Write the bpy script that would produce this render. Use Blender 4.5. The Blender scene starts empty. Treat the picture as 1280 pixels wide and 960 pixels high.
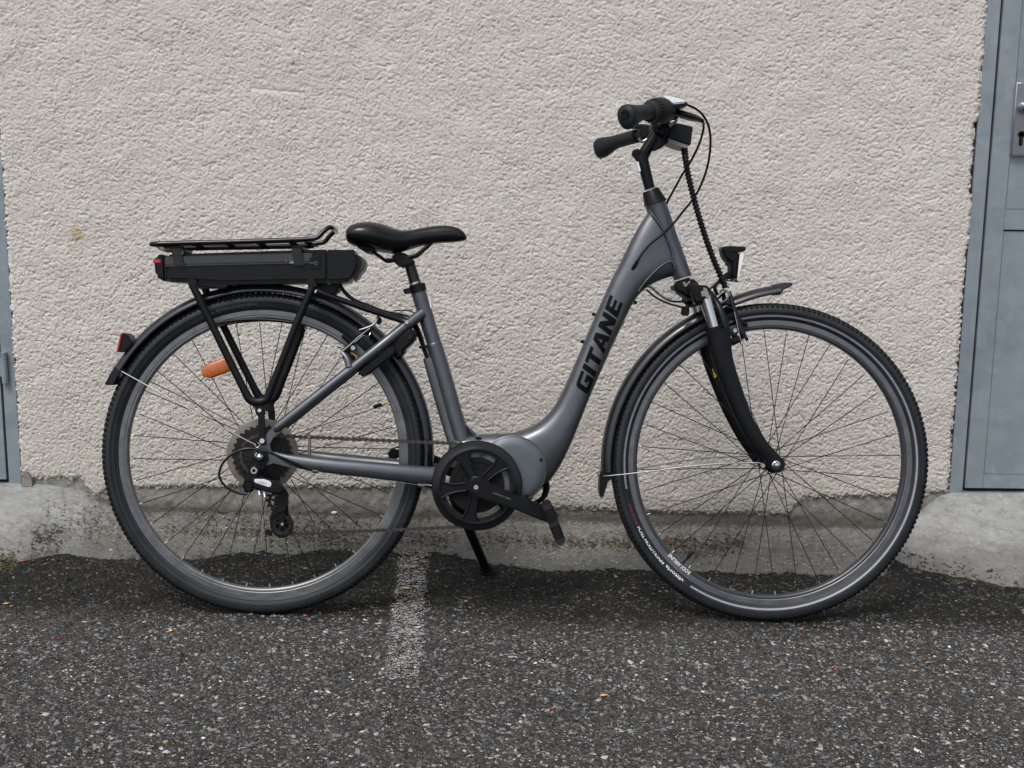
import bpy, bmesh, math, random
import numpy as np
from mathutils import Vector, Matrix
random.seed(4); RNG = np.random.default_rng(7)
sc = bpy.context.scene; COL = sc.collection
pi = math.pi

# ------------------------------------------------------------------ camera, light, exposure
FPX = 1700.0                      # focal length in pixels of the 1280 px wide photograph
PITCH, ROLL, HCAM = 0.197941, 0.011453, 1.0772
CAM = np.array([0., 0., HCAM])
_fw = np.array([0, math.cos(PITCH), -math.sin(PITCH)]); _up = np.array([0, math.sin(PITCH), math.cos(PITCH)]); _ri = np.array([1., 0, 0])
_r2 = _ri*math.cos(ROLL)+_up*math.sin(ROLL); _u2 = -_ri*math.sin(ROLL)+_up*math.cos(ROLL)
cd = bpy.data.cameras.new('camera'); cam = bpy.data.objects.new('camera', cd); COL.objects.link(cam)
cd.sensor_width = 36; cd.lens = 36*FPX/1280; cd.clip_end = 2000; cd.clip_start = .02
R = Matrix((_r2, _u2, -_fw)).transposed().to_4x4(); R.translation = Vector(CAM); cam.matrix_world = R
sc.camera = cam
sc.view_settings.view_transform = 'Standard'; sc.view_settings.look = 'None'; sc.view_settings.gamma = 1
sc.view_settings.exposure = 0.95
w = bpy.data.worlds.new('World'); sc.world = w; w.use_nodes = True
nt = w.node_tree; bg = nt.nodes['Background']; sky = nt.nodes.new('ShaderNodeTexSky'); sky.sky_type = 'NISHITA'
SUN_EL, SUN_AZ = math.radians(58), math.radians(-150)      # azimuth from +Y clockwise: high, behind and left of the camera
sky.sun_disc = False; sky.sun_elevation = SUN_EL; sky.sun_rotation = SUN_AZ; sky.air_density = 1.0; sky.dust_density = 4.0; sky.ozone_density = 1.0
hs = nt.nodes.new('ShaderNodeHueSaturation'); hs.inputs['Saturation'].default_value = 0.42
nt.links.new(sky.outputs[0], hs.inputs['Color']); nt.links.new(hs.outputs[0], bg.inputs[0]); bg.inputs[1].default_value = 0.105
sd = bpy.data.lights.new('sun', 'SUN'); so = bpy.data.objects.new('sun', sd); COL.objects.link(so)
sd.energy = 1.1; sd.angle = math.radians(16); sd.color = (1, .96, .9)
sdir = Vector((math.sin(SUN_AZ)*math.cos(SUN_EL), math.cos(SUN_AZ)*math.cos(SUN_EL), math.sin(SUN_EL)))
so.rotation_euler = sdir.to_track_quat('Z', 'Y').to_euler()

# ------------------------------------------------------------------ survey: photo directions to places
def ray(px, py): return _fw+_r2*(px-640)/FPX-_u2*(py-480)/FPX
SLOPE = .01233; XR = -.534
def gz(x): return -SLOPE*(x-XR)
def G(px, py, h=0):                      # the point of the ground (h above it) seen in that direction
    d = ray(px, py); n = np.array([SLOPE, 0, 1.]); t = (h+SLOPE*XR-CAM@n)/(d@n); return CAM+d*t
WY = 3.44                                # the wall face stands here
def W(px, py, y=WY): d = ray(px, py); return CAM+d*(y/d[1])
def rot(ax, a): return np.array(Matrix.Rotation(a, 3, ax))
BM = rot('Z', .026939)@rot('X', -.164535)@rot('Y', .012496)
HUBH = .348; WB = 1.1001
BO = np.array([-.53429, 2.858075, -.73365+HCAM])-BM@np.array([0, 0, HUBH])     # bicycle origin, under the rear hub
def P(px, py, off=0.):                   # a point of the bicycle at sideways offset `off` (negative: towards us), in bicycle coordinates
    d = BM.T@ray(px, py); O = BM.T@(CAM-BO); t = (off-O[1])/d[1]; return O+d*t
def L(p): return BM.T@(np.asarray(p, float)-BO)       # world to bicycle

# ------------------------------------------------------------------ materials
def mat(name, col, rough=.5, metal=0., spec=.5, coat=0., bump=None, var=0., vscale=60, attr=None, trans=0., alpha=1.):
    m = bpy.data.materials.new(name); m.use_nodes = True; n = m.node_tree; b = n.nodes['Principled BSDF']
    b.inputs['Roughness'].default_value = rough; b.inputs['Metallic'].default_value = metal
    b.inputs['Specular IOR Level'].default_value = spec; b.inputs['Coat Weight'].default_value = coat
    b.inputs['Coat Roughness'].default_value = .15; b.inputs['Transmission Weight'].default_value = trans
    c = tuple(col)+(1,)
    tc = n.nodes.new('ShaderNodeTexCoord')
    nz = n.nodes.new('ShaderNodeTexNoise'); nz.inputs['Scale'].default_value = vscale; nz.inputs['Detail'].default_value = 6; nz.inputs['Roughness'].default_value = .65
    n.links.new(tc.outputs['Object'], nz.inputs['Vector'])
    mr = n.nodes.new('ShaderNodeMapRange'); mr.inputs[1].default_value = .3; mr.inputs[2].default_value = .7
    mr.inputs[3].default_value = 1-var; mr.inputs[4].default_value = 1+var; n.links.new(nz.outputs[0], mr.inputs[0])
    vm = n.nodes.new('ShaderNodeVectorMath'); vm.operation = 'SCALE'; n.links.new(mr.outputs[0], vm.inputs['Scale'])
    if attr:
        at = n.nodes.new('ShaderNodeAttribute'); at.attribute_name = attr; n.links.new(at.outputs['Color'], vm.inputs[0])
    else: vm.inputs[0].default_value = c[:3]
    n.links.new(vm.outputs[0], b.inputs['Base Color'])
    r2 = n.nodes.new('ShaderNodeMapRange'); r2.inputs[1].default_value = .3; r2.inputs[2].default_value = .7
    r2.inputs[3].default_value = rough-.06; r2.inputs[4].default_value = rough+.1; n.links.new(nz.outputs[0], r2.inputs[0]); n.links.new(r2.outputs[0], b.inputs['Roughness'])
    if bump:
        n2 = n.nodes.new('ShaderNodeTexNoise'); n2.inputs['Scale'].default_value = bump[0]; n2.inputs['Detail'].default_value = 4; n.links.new(tc.outputs['Object'], n2.inputs['Vector'])
        bp = n.nodes.new('ShaderNodeBump'); bp.inputs['Strength'].default_value = bump[1]; bp.inputs['Distance'].default_value = bump[2]
        n.links.new(n2.outputs[0], bp.inputs['Height']); n.links.new(bp.outputs[0], b.inputs['Normal'])
    return m
MT = dict(
 frame=mat('gunmetal_paint', (.076, .083, .095), .37, .68, coat=.2, bump=(900, .15, .0004), var=.10, vscale=25),
 motor=mat('motor_paint', (.078, .09, .105), .48, .5, var=.1, vscale=30),
 black=mat('satin_black', (.0038, .004, .0058), .33, 0, spec=.17, var=.25, vscale=40),
 gloss=mat('gloss_black', (.0035, .0037, .0055), .17, 0, spec=.3, var=.25, vscale=30),
 fender=mat('fender_black', (.008, .0083, .0125), .25, 0, spec=.5, coat=.1, var=.35, vscale=18),
 matte=mat('matte_black', (.0055, .0055, .0065), .5, 0, spec=.12, var=.3, vscale=60, bump=(700, .3, .0005)),
 fork=mat('fork_black', (.004, .0042, .006), .33, 0, spec=.2, var=.2, vscale=40),
 tyre=mat('tyre_rubber', (.011, .0125, .0165), .5, 0, spec=.28, var=.35, vscale=22, bump=(500, .4, .0006)),
 tread=mat('tread_rubber', (.005, .005, .0065), .65, 0, spec=.12, var=.4, vscale=50),
 rim=mat('brushed_rim', (.118, .122, .132), .42, .7, var=.22, vscale=45),
 rimblack=mat('black_rim', (.03, .032, .04), .36, .4, var=.2, vscale=30),
 steel=mat('bright_steel', (.42, .42, .43), .25, 1., var=.1),
 chrome=mat('chrome', (.55, .56, .58), .12, 1.),
 spoke=mat('black_spoke', (.012, .012, .014), .35, .4, spec=.3),
 nipple=mat('nipple', (.3, .3, .3), .4, .8),
 chain=mat('oily_chain', (.035, .031, .028), .45, .5, var=.5, vscale=150),
 cog=mat('dark_cog', (.011, .0105, .0105), .45, .4, spec=.3, var=.6, vscale=90),
 guard=mat('smoked_plastic', (.10, .087, .073), .4, 0, var=.35, vscale=40),
 leather=mat('saddle_vinyl', (.004, .0042, .0055), .27, 0, spec=.32, var=.15, bump=(1200, .15, .0004)),
 rubber=mat('grip_rubber', (.011, .012, .0135), .55, 0, spec=.22, var=.2, bump=(900, .3, .0004)),
 post=mat('seatpost_black', (.008, .008, .009), .25, .1, spec=.35),
 red=mat('red_lens', (.30, .008, .007), .25, 0), amber=mat('amber_lens', (.33, .085, .018), .3, 0, var=.3, vscale=200),
 grey=mat('grey_plastic', (.16, .155, .145), .5, 0), white=mat('white_print', (.62, .62, .63), .5, 0),
 faint=mat('faint_print', (.10, .105, .11), .5, 0), redp=mat('red_print', (.20, .02, .022), .5, 0),
 reflect=mat('reflective_band', (.19, .205, .23), .45, .1, var=.12), yellow=mat('yellow_print', (.5, .5, .02), .5, 0),
 decal=mat('black_decal', (.002, .002, .003), .45, 0, spec=.08), silver=mat('silver_paint', (.62, .63, .66), .28, .4), lens=mat('clear_lens', (.62, .62, .6), .12, 0, spec=.8),
 stay=mat('dull_wire', (.27, .27, .275), .38, .9), gold=mat('brass', (.5, .35, .12), .35, .9),
)

# ------------------------------------------------------------------ mesh helpers
def crs(pts, n=6):
    pts = np.asarray(pts, float)
    if len(pts) < 3: return pts
    out = []
    ext = np.vstack([2*pts[0]-pts[1], pts, 2*pts[-1]-pts[-2]])
    for i in range(1, len(ext)-2):
        p0, p1, p2, p3 = ext[i-1:i+3]
        for k in range(n):
            t = k/n; out.append(.5*((2*p1)+(-p0+p2)*t+(2*p0-5*p1+4*p2-p3)*t*t+(-p0+3*p1-3*p2+p3)*t**3))
    out.append(pts[-1]); return np.array(out)
class MB:
    def __init__(s): s.v = []; s.f = []; s.n = 0
    def add(s, v, f):
        s.v += [tuple(map(float, p)) for p in v]; s.f += [tuple(i+s.n for i in q) for q in f]; s.n += len(v)
    def rings(s, rings, caps=True, closed=False):
        k = len(rings[0]); m = len(rings); v = np.concatenate(rings); f = []
        for i in range(m if closed else m-1):
            a = i*k; b = ((i+1) % m)*k
            for j in range(k): f.append((a+j, a+(j+1) % k, b+(j+1) % k, b+j))
        if caps and not closed: f += [tuple(range(k-1, -1, -1)), tuple(range((m-1)*k, m*k))]
        s.add(v, f)
    def tube(s, pts, r, n=10, sm=6, flat=None):
        """round tube through pts; r number or list; flat: sideways radius (list or number)"""
        pts = np.asarray(pts, float); k = len(pts)
        rr = np.full(k, r) if np.isscalar(r) else np.array(r, float)
        ff = rr if flat is None else (np.full(k, flat) if np.isscalar(flat) else np.array(flat, float))
        if sm > 1 and k > 2: q = crs(np.column_stack([pts, rr, ff]), sm); pts, rr, ff = q[:, :3], q[:, 3], q[:, 4]
        T = np.gradient(pts, axis=0); T /= np.linalg.norm(T, axis=1)[:, None]+1e-12
        u = None; R_ = []
        for i, t in enumerate(T):
            if flat is not None: u = np.cross(t, [0, 1, 0])
            elif u is None: u = np.cross(t, [0, 1, 0] if abs(t[1]) < .8 else [1, 0, 0])
            u = u-t*(u@t); u /= np.linalg.norm(u); v_ = np.cross(t, u)
            a = np.arange(n)*2*pi/n
            R_.append(pts[i]+np.outer(np.cos(a)*rr[i], u)+np.outer(np.sin(a)*ff[i], v_))
        s.rings(R_)
    def lr(s, Ls, Rs, bs, off=0., e=2., n=24, sm=4, taper=None):
        """loft between two traced edges (photo directions), half depth b sideways"""
        A = np.array([P(*p, off) for p in Ls]); B = np.array([P(*p, off) for p in Rs])
        q = np.column_stack([A, B, np.array(bs, float)])
        if sm > 1: q = crs(q, sm)
        a = np.arange(n)*2*pi/n; ca = np.sign(np.cos(a))*np.abs(np.cos(a))**(2/e); sa = np.sign(np.sin(a))*np.abs(np.sin(a))**(2/e)
        R_ = []
        for w_ in q:
            c = (w_[:3]+w_[3:6])/2; h = (w_[3:6]-w_[:3])/2
            R_.append(c+np.outer(ca, h)+np.outer(sa, [0, w_[6], 0]))
        s.rings(R_)
    def lathe(s, c, prof, n=32, ax=(0, 1, 0), a0=0., a1=None):
        """prof: list of (distance along axis, radius)"""
        c = np.asarray(c, float); ax = np.asarray(ax, float); ax /= np.linalg.norm(ax)
        u = np.cross(ax, [1, 0, 0] if abs(ax[0]) < .8 else [0, 0, 1]); u /= np.linalg.norm(u); v_ = np.cross(ax, u)
        a = np.arange(n)*2*pi/n+a0
        s.rings([c+ax*o+r*(np.outer(np.cos(a), u)+np.outer(np.sin(a), v_)) for o, r in prof])
    def ringlathe(s, c, prof, n=96):
        """closed ring about the sideways axis; prof closed outline (off, r)"""
        a = np.arange(n)*2*pi/n; c = np.asarray(c, float)
        s.rings([c+np.array([[r*math.cos(t), o, r*math.sin(t)] for o, r in prof]) for t in a], closed=True)
    def arc(s, c, prof, a0, a1, n=60):
        c = np.asarray(c, float)
        s.rings([c+np.array([[r*math.cos(t), o, r*math.sin(t)] for o, r in prof]) for t in np.linspace(a0, a1, n)])
    def prism(s, pts, o0, o1, bev=0.0, seg=2, local=False, inset=None, tref=None):
        """traced outline given thickness from sideways offset o0 to o1"""
        ref = o0 if tref is None else tref
        q = [np.array(p, float) if local else P(*p, ref) for p in pts]
        bm = bmesh.new(); vs = [bm.verts.new((p[0], o0, p[2])) for p in q]; f = bm.faces.new(vs)
        r = bmesh.ops.extrude_face_region(bm, geom=[f]); nv = [g for g in r['geom'] if isinstance(g, bmesh.types.BMVert)]
        for v in nv: v.co.y = o1
        bmesh.ops.recalc_face_normals(bm, faces=bm.faces)
        if bev:
            ed = [e for e in bm.edges if abs(e.verts[0].co.y-e.verts[1].co.y) < 1e-9 or e.calc_face_angle(0) > .7]
            try: bmesh.ops.bevel(bm, geom=ed, offset=bev, segments=seg, affect='EDGES', clamp_overlap=True)
            except Exception: pass
        bmesh.ops.triangulate(bm, faces=[g for g in bm.faces if len(g.verts) > 6])
        s.bm(bm)
    def bm(s, bm):
        bm.verts.index_update(); s.add([v.co[:] for v in bm.verts], [[v.index for v in f.verts] for f in bm.faces]); bm.free()
    def box(s, c, size, rotm=None, bev=0., seg=2):
        bm = bmesh.new(); bmesh.ops.create_cube(bm, size=1)
        for v in bm.verts: v.co = Vector((v.co.x*size[0], v.co.y*size[1], v.co.z*size[2]))
        if bev: bmesh.ops.bevel(bm, geom=bm.edges[:], offset=bev, segments=seg, affect='EDGES', clamp_overlap=True)
        Rm = np.eye(3) if rotm is None else np.asarray(rotm)
        for v in bm.verts: v.co = Vector(Rm@np.array(v.co)+np.asarray(c, float))
        s.bm(bm)
    def bolt(s, c, r, o0, o1):           # a socket screw facing us: c (x,z); from offset o0 (out) to o1
        c = (c[0], 0, c[2]); s.lathe(c, [(o1, r), (o0+r*.25, r), (o0, r*.8), (o0, r*.45), (o0+r*.4, r*.42)], n=14)
    def build(s, name, m, parent=None, smooth=True, ang=38):
        me = bpy.data.meshes.new(name); me.from_pydata(s.v, [], s.f); me.validate()
        bm = bmesh.new(); bm.from_mesh(me); bmesh.ops.recalc_face_normals(bm, faces=bm.faces); bm.to_mesh(me); bm.free()
        if smooth:
            me.polygons.foreach_set('use_smooth', [True]*len(me.polygons)); me.set_sharp_from_angle(angle=math.radians(ang))
        me.materials.append(m if not isinstance(m, str) else MT[m])
        o = bpy.data.objects.new(name, me); COL.objects.link(o)
        if parent: o.parent = parent
        return o
def mirror_obj(o):                       # the same part on the other side of the bicycle
    me = o.data.copy()
    for v in me.vertices: v.co.y = -v.co.y
    me.flip_normals(); c = o.copy(); c.data = me; COL.objects.link(c); c.parent = o.parent; return c
def empty(name, loc=(0, 0, 0), parent=None, rotm=None):
    o = bpy.data.objects.new(name, None); COL.objects.link(o); o.empty_display_size = .05
    if parent: o.parent = parent
    m = Matrix(rotm.tolist()).to_4x4() if rotm is not None else Matrix(); m.translation = Vector(loc)
    if parent: o.matrix_basis = m
    else: o.matrix_world = m
    return o
def tag(o, label=None, cat=None, group=None, kind=None):
    for k, v in (('label', label), ('category', cat), ('group', group), ('kind', kind)):
        if v: o[k] = v
    return o
def npmesh(name, v, faces, m, parent=None, smooth=True, cols=None, attr='tint'):
    """fast mesh from numpy arrays; faces (n,3) or (n,4)"""
    me = bpy.data.meshes.new(name); k = faces.shape[1]
    me.vertices.add(len(v)); me.vertices.foreach_set('co', v.astype(np.float32).ravel())
    me.loops.add(faces.size); me.loops.foreach_set('vertex_index', faces.astype(np.int32).ravel())
    me.polygons.add(len(faces)); me.polygons.foreach_set('loop_start', np.arange(0, faces.size, k, dtype=np.int32))
    me.polygons.foreach_set('use_smooth', np.full(len(faces), smooth))
    if cols is not None:
        ca = me.color_attributes.new(attr, 'FLOAT_COLOR', 'POINT'); ca.data.foreach_set('color', np.column_stack([cols, np.ones(len(cols))]).astype(np.float32).ravel())
    me.update(calc_edges=True); me.materials.append(m if not isinstance(m, str) else MT[m])
    o = bpy.data.objects.new(name, me); COL.objects.link(o)
    if parent: o.parent = parent
    return o
def textmesh(s, bold=0.0, shear=0., res=3, cuts=0):
    cu = bpy.data.curves.new('t', 'FONT'); cu.body = s; cu.size = 1; cu.offset = bold; cu.shear = shear; cu.resolution_u = res
    o = bpy.data.objects.new('t', cu); COL.objects.link(o)
    dg = bpy.context.evaluated_depsgraph_get(); dg.update(); me = bpy.data.meshes.new_from_object(o.evaluated_get(dg))
    bm = bmesh.new(); bm.from_mesh(me); bmesh.ops.triangulate(bm, faces=bm.faces)
    if cuts: bmesh.ops.subdivide_edges(bm, edges=bm.edges[:], cuts=cuts, use_grid_fill=True)
    bmesh.ops.triangulate(bm, faces=bm.faces); bm.verts.index_update()
    v = np.array([p.co[:2] for p in bm.verts]); f = np.array([[q.index for q in g.verts] for g in bm.faces]); bm.free()
    bpy.data.objects.remove(o); bpy.data.curves.remove(cu); bpy.data.meshes.remove(me)
    v[:, 0] -= v[:, 0].min(); v[:, 1] -= v[:, 1].min(); return v, f
def polymesh(polys, cuts=2):
    """flat letter outlines (holes allowed) -> triangles"""
    cu = bpy.data.curves.new('t', 'CURVE'); cu.dimensions = '2D'; cu.fill_mode = 'BOTH'
    for pl in polys:
        sp = cu.splines.new('POLY'); sp.points.add(len(pl)-1); sp.use_cyclic_u = True
        for i, (x, y) in enumerate(pl): sp.points[i].co = (x, y, 0, 1)
    o = bpy.data.objects.new('t', cu); COL.objects.link(o)
    dg = bpy.context.evaluated_depsgraph_get(); dg.update(); me = bpy.data.meshes.new_from_object(o.evaluated_get(dg))
    bm = bmesh.new(); bm.from_mesh(me); bmesh.ops.triangulate(bm, faces=bm.faces)
    if cuts: bmesh.ops.subdivide_edges(bm, edges=bm.edges[:], cuts=cuts, use_grid_fill=True)
    bmesh.ops.triangulate(bm, faces=bm.faces); bm.verts.index_update()
    v = np.array([p.co[:2] for p in bm.verts]); f = np.array([[q.index for q in g.verts] for g in bm.faces]); bm.free()
    bpy.data.objects.remove(o); bpy.data.curves.remove(cu); bpy.data.meshes.remove(me); return v, f

# ------------------------------------------------------------------ setting: numpy terrain helpers
def fnoise(ny, nx, step, wl, beta=1.0, seed=0, ax=1., rotd=0.):
    """band-limited noise field; wl = (short, long) wavelength in metres; ax stretches it along x"""
    r = np.random.default_rng(seed); F = np.fft.rfft2(r.standard_normal((ny, nx)))
    ky = np.fft.fftfreq(ny, step)[:, None]; kx = np.fft.rfftfreq(nx, step)[None, :]
    c, s = math.cos(rotd), math.sin(rotd); a = (kx*c+ky*s)*ax; b = -kx*s+ky*c
    k = np.sqrt(a*a+b*b)+1e-9
    F = F*np.exp(-(k*wl[0])**2)*(1-np.exp(-(k*wl[1])**2))*k**(-beta)
    n = np.fft.irfft2(F, s=(ny, nx)); return n/n.std()
def grid_faces(ny, nx):
    i = np.arange(ny*nx).reshape(ny, nx); return np.stack([i[:-1, :-1], i[:-1, 1:], i[1:, 1:], i[1:, :-1]], -1).reshape(-1, 4)
def sstep(a, b, x): t = np.clip((x-a)/(b-a), 0, 1); return t*t*(3-2*t)
def compact(v, f, extra=None):
    used = np.zeros(len(v), bool); used[f.ravel()] = True; idx = np.cumsum(used)-1
    return v[used], idx[f], (None if extra is None else extra[used])
class NT:
    """tiny helper for node materials"""
    def __init__(s, name):
        s.m = bpy.data.materials.new(name); s.m.use_nodes = True; s.t = s.m.node_tree; s.b = s.t.nodes['Principled BSDF']
        s.tc = s.t.nodes.new('ShaderNodeTexCoord')
    def n(s, typ, **k):
        o = s.t.nodes.new(typ)
        for a, b in k.items():
            if a.startswith('i_'): o.inputs[int(a[2:]) if a[2:].isdigit() else a[2:]].default_value = b
            else: setattr(o, a, b)
        return o
    def l(s, a, b): s.t.links.new(a, b)
    def noise(s, sc_, det=5, rough=.6, vec=None, dist=0.):
        o = s.n('ShaderNodeTexNoise'); o.inputs['Scale'].default_value = sc_; o.inputs['Detail'].default_value = det; o.inputs['Roughness'].default_value = rough; o.inputs['Distortion'].default_value = dist
        s.l(vec or s.tc.outputs['Object'], o.inputs['Vector']); return o.outputs[0]
    def ramp(s, src, stops, interp='LINEAR'):
        o = s.n('ShaderNodeValToRGB'); o.color_ramp.interpolation = interp; e = o.color_ramp.elements
        while len(e) < len(stops): e.new(.5)
        for q, (p, c) in zip(e, stops): q.position = p; q.color = (c, c, c, 1) if np.isscalar(c) else tuple(c)+(1,)
        s.l(src, o.inputs[0]); return o.outputs[0]
    def mix(s, fac, a, b, mode='MIX'):
        o = s.n('ShaderNodeMix', data_type='RGBA', blend_type=mode)
        for src, i in ((fac, 0), (a, 6), (b, 7)):
            if hasattr(src, 'links'): s.l(src, o.inputs[i])
            else: o.inputs[i].default_value = src if i == 0 else tuple(src)+(1,)
        return o.outputs[2]
    def bump(s, h, dist, strength=1., nrm=None):
        o = s.n('ShaderNodeBump'); o.inputs['Distance'].default_value = dist; o.inputs['Strength'].default_value = strength; s.l(h, o.inputs['Height'])
        if nrm: s.l(nrm, o.inputs['Normal'])
        return o.outputs[0]
    def math(s, op, a, b=0.):
        o = s.n('ShaderNodeMath', operation=op)
        for i, q in enumerate((a, b)):
            if hasattr(q, 'links'): s.l(q, o.inputs[i])
            else: o.inputs[i].default_value = q
        return o.outputs[0]
    def maprange(s, src, a, b, c=0., d=1., smooth=True):
        o = s.n('ShaderNodeMapRange'); o.interpolation_type = 'SMOOTHSTEP' if smooth else 'LINEAR'
        for i, q in enumerate((a, b, c, d)): o.inputs[i+1].default_value = q
        s.l(src, o.inputs[0]); return o.outputs[0]
    def sep(s): o = s.n('ShaderNodeSeparateXYZ'); s.l(s.tc.outputs['Object'], o.inputs[0]); return o.outputs
    def out(s, col, rough=.8, nrm=None, spec=.3):
        if hasattr(col, 'links'): s.l(col, s.b.inputs['Base Color'])
        else: s.b.inputs['Base Color'].default_value = tuple(col)+(1,)
        if hasattr(rough, 'links'): s.l(rough, s.b.inputs['Roughness'])
        else: s.b.inputs['Roughness'].default_value = rough
        s.b.inputs['Specular IOR Level'].default_value = spec
        if nrm: s.l(nrm, s.b.inputs['Normal'])
        return s.m

# roughcast
k = NT('roughcast'); X, Y, Z = k.sep()
c = k.mix(k.ramp(k.noise(3.2, 4), [(.3, 0.), (.72, 1.)]), (.565, .545, .518), (.515, .495, .467))
c = k.mix(k.math('MULTIPLY', k.ramp(k.noise(130, 4, .7), [(.42, 0.), (.66, 1.)]), .6), c, (.47, .445, .41))
c = k.mix(k.math('MULTIPLY', k.ramp(k.noise(42, 3, .7), [(.55, 0.), (.72, 1.)]), .3), c, (.55, .47, .37))
low = k.maprange(k.math('ADD', Z, k.math('MULTIPLY', k.noise(6, 4), .18)), .15, .72, 1., 0.)
c = k.mix(k.math('MULTIPLY', low, .62), c, (.42, .397, .352))                       # rain splash dirt near the ground
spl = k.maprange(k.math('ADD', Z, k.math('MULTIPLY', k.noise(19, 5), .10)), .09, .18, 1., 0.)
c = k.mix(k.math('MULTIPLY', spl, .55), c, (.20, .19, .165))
def stain(c, px, py, rx, rz, col, amt, ns=60):
    p = W(px, py); dx = k.math('DIVIDE', k.math('SUBTRACT', X, p[0]), rx); dz = k.math('DIVIDE', k.math('SUBTRACT', Z, p[2]), rz)
    d = k.math('SQRT', k.math('ADD', k.math('MULTIPLY', dx, dx), k.math('MULTIPLY', dz, dz)))
    d = k.math('ADD', d, k.math('MULTIPLY', k.math('SUBTRACT', k.noise(ns, 3), .5), 2.2))
    return k.mix(k.math('MULTIPLY', k.maprange(d, .5, 1.1, 1., 0.), amt), c, col)
c = stain(c, 97, 292, .02, .02, (.42, .35, .19), .8); c = stain(c, 88, 310, .012, .012, (.46, .4, .26), .7)
c = stain(c, 367, 78, .006, .006, (.25, .24, .15), .9); c = stain(c, 1232, 130, .02, .2, (.5, .43, .33), .5, 20)
MT['roughcast'] = k.out(c, .9, k.bump(k.noise(330, 5, .75), .003, .8), .2)

# foundation and aprons
def concrete(name, a, b, dark, speck=.5):
    k = NT(name)
    c = k.mix(k.ramp(k.noise(5, 5, .65), [(.3, 0.), (.7, 1.)]), a, b)
    c = k.mix(k.math('MULTIPLY', k.ramp(k.noise(38, 6, .75), [(.46, 0.), (.62, 1.)]), .65), c, dark)
    vo = k.n('ShaderNodeTexVoronoi'); vo.inputs['Scale'].default_value = 110; k.l(k.tc.outputs['Object'], vo.inputs['Vector'])
    sp = k.math('MULTIPLY', k.ramp(vo.outputs['Distance'], [(.22, 1.), (.34, 0.)]), k.ramp(k.noise(26, 3), [(.5, 0.), (.6, speck)]))
    c = k.mix(sp, c, (.38, .37, .35))
    mo = k.math('MULTIPLY', k.ramp(k.noise(11, 6, .7, dist=.6), [(.56, 0.), (.68, 1.)]), .45)
    c = k.mix(mo, c, (.12, .115, .085))
    h = k.math('ADD', k.noise(90, 6, .75), k.math('MULTIPLY', k.noise(420, 3), .45))
    return k, c, h
k, c, h = concrete('foundation_concrete', (.25, .242, .222), (.175, .17, .155), (.10, .097, .085)); X_, Y_, Z_ = k.sep(); c = k.mix(k.math('MULTIPLY', k.maprange(k.math('ADD', Z_, k.math('MULTIPLY', k.math('SUBTRACT', k.noise(22, 5, .7), .5), .05)), .03, .065, 1., 0.), .65), c, (.05, .05, .038)); MT['found'] = k.out(c, .88, k.bump(h, .0035, .9), .25)
k, c, h = concrete('apron_concrete', (.30, .31, .305), (.215, .22, .215), (.15, .15, .145), .5)
at = k.n('ShaderNodeAttribute'); at.attribute_name = 'tint'; sa = k.n('ShaderNodeSeparateColor'); k.l(at.outputs['Color'], sa.inputs[0])
rf_ = k.maprange(k.math('ADD', sa.outputs[0], k.math('MULTIPLY', k.math('SUBTRACT', k.noise(18, 6, .7), .5), .9)), .25, .75)
c3 = k.mix(k.ramp(k.noise(55, 6, .75), [(.38, 0.), (.62, 1.)]), (.16, .156, .147), (.06, .058, .053))
c3 = k.mix(k.math('MULTIPLY', k.ramp(k.noise(7, 4), [(.4, 0.), (.65, 1.)]), .5), c3, (.21, .205, .19))
c = k.mix(rf_, c3, c)
dr_ = k.maprange(k.math('ADD', sa.outputs[1], k.math('MULTIPLY', k.math('SUBTRACT', k.noise(12, 5), .5), .8)), .35, 1.)   # grime towards the worn lower edge
c = k.mix(k.math('MULTIPLY', dr_, .62), c, (.088, .086, .08))
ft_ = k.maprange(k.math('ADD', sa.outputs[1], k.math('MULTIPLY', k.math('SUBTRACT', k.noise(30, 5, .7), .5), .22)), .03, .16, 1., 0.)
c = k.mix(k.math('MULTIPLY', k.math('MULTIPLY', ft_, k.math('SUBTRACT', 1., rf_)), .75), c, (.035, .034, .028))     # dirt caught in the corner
MT['joint'] = k.out(c, .85, k.bump(h, .004, 1.), .25)

# asphalt
k = NT('asphalt'); X, Y, Z = k.sep()
v1 = k.n('ShaderNodeTexVoronoi'); v1.inputs['Scale'].default_value = 190; k.l(k.tc.outputs['Object'], v1.inputs['Vector'])
v2 = k.n('ShaderNodeTexVoronoi'); v2.inputs['Scale'].default_value = 430; k.l(k.tc.outputs['Object'], v2.inputs['Vector'])
s1 = k.n('ShaderNodeSeparateColor'); k.l(v1.outputs['Color'], s1.inputs[0]); s2 = k.n('ShaderNodeSeparateColor'); k.l(v2.outputs['Color'], s2.inputs[0])
g1 = k.ramp(s1.outputs[0], [(0, (.018, .018, .018)), (.6, (.042, .042, .042)), (.85, (.11, .11, .108)), (1, (.27, .265, .25))])
g2 = k.ramp(s2.outputs[0], [(0, (.013, .013, .013)), (.7, (.034, .034, .034)), (1, (.15, .148, .14))])
c = k.mix(.5, g1, g2)
c = k.mix(k.math('MULTIPLY', k.ramp(k.noise(2.2, 5), [(.35, 0.), (.7, 1.)]), .35), c, (.085, .08, .075))
dark_strip = k.maprange(k.math('ADD', Y, k.math('MULTIPLY', k.math('SUBTRACT', k.noise(3.5, 4), .5), .22)), 2.71, 2.86, 0., 1.)
c = k.mix(k.math('MULTIPLY', dark_strip, .85), c, (.008, .008, .0078))                    # darker strip along the wall
hh = k.math('ADD', k.ramp(v1.outputs['Distance'], [(0, 1.), (.7, 0.)]), k.math('MULTIPLY', k.ramp(v2.outputs['Distance'], [(0, 1.), (.7, 0.)]), .5))
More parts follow.
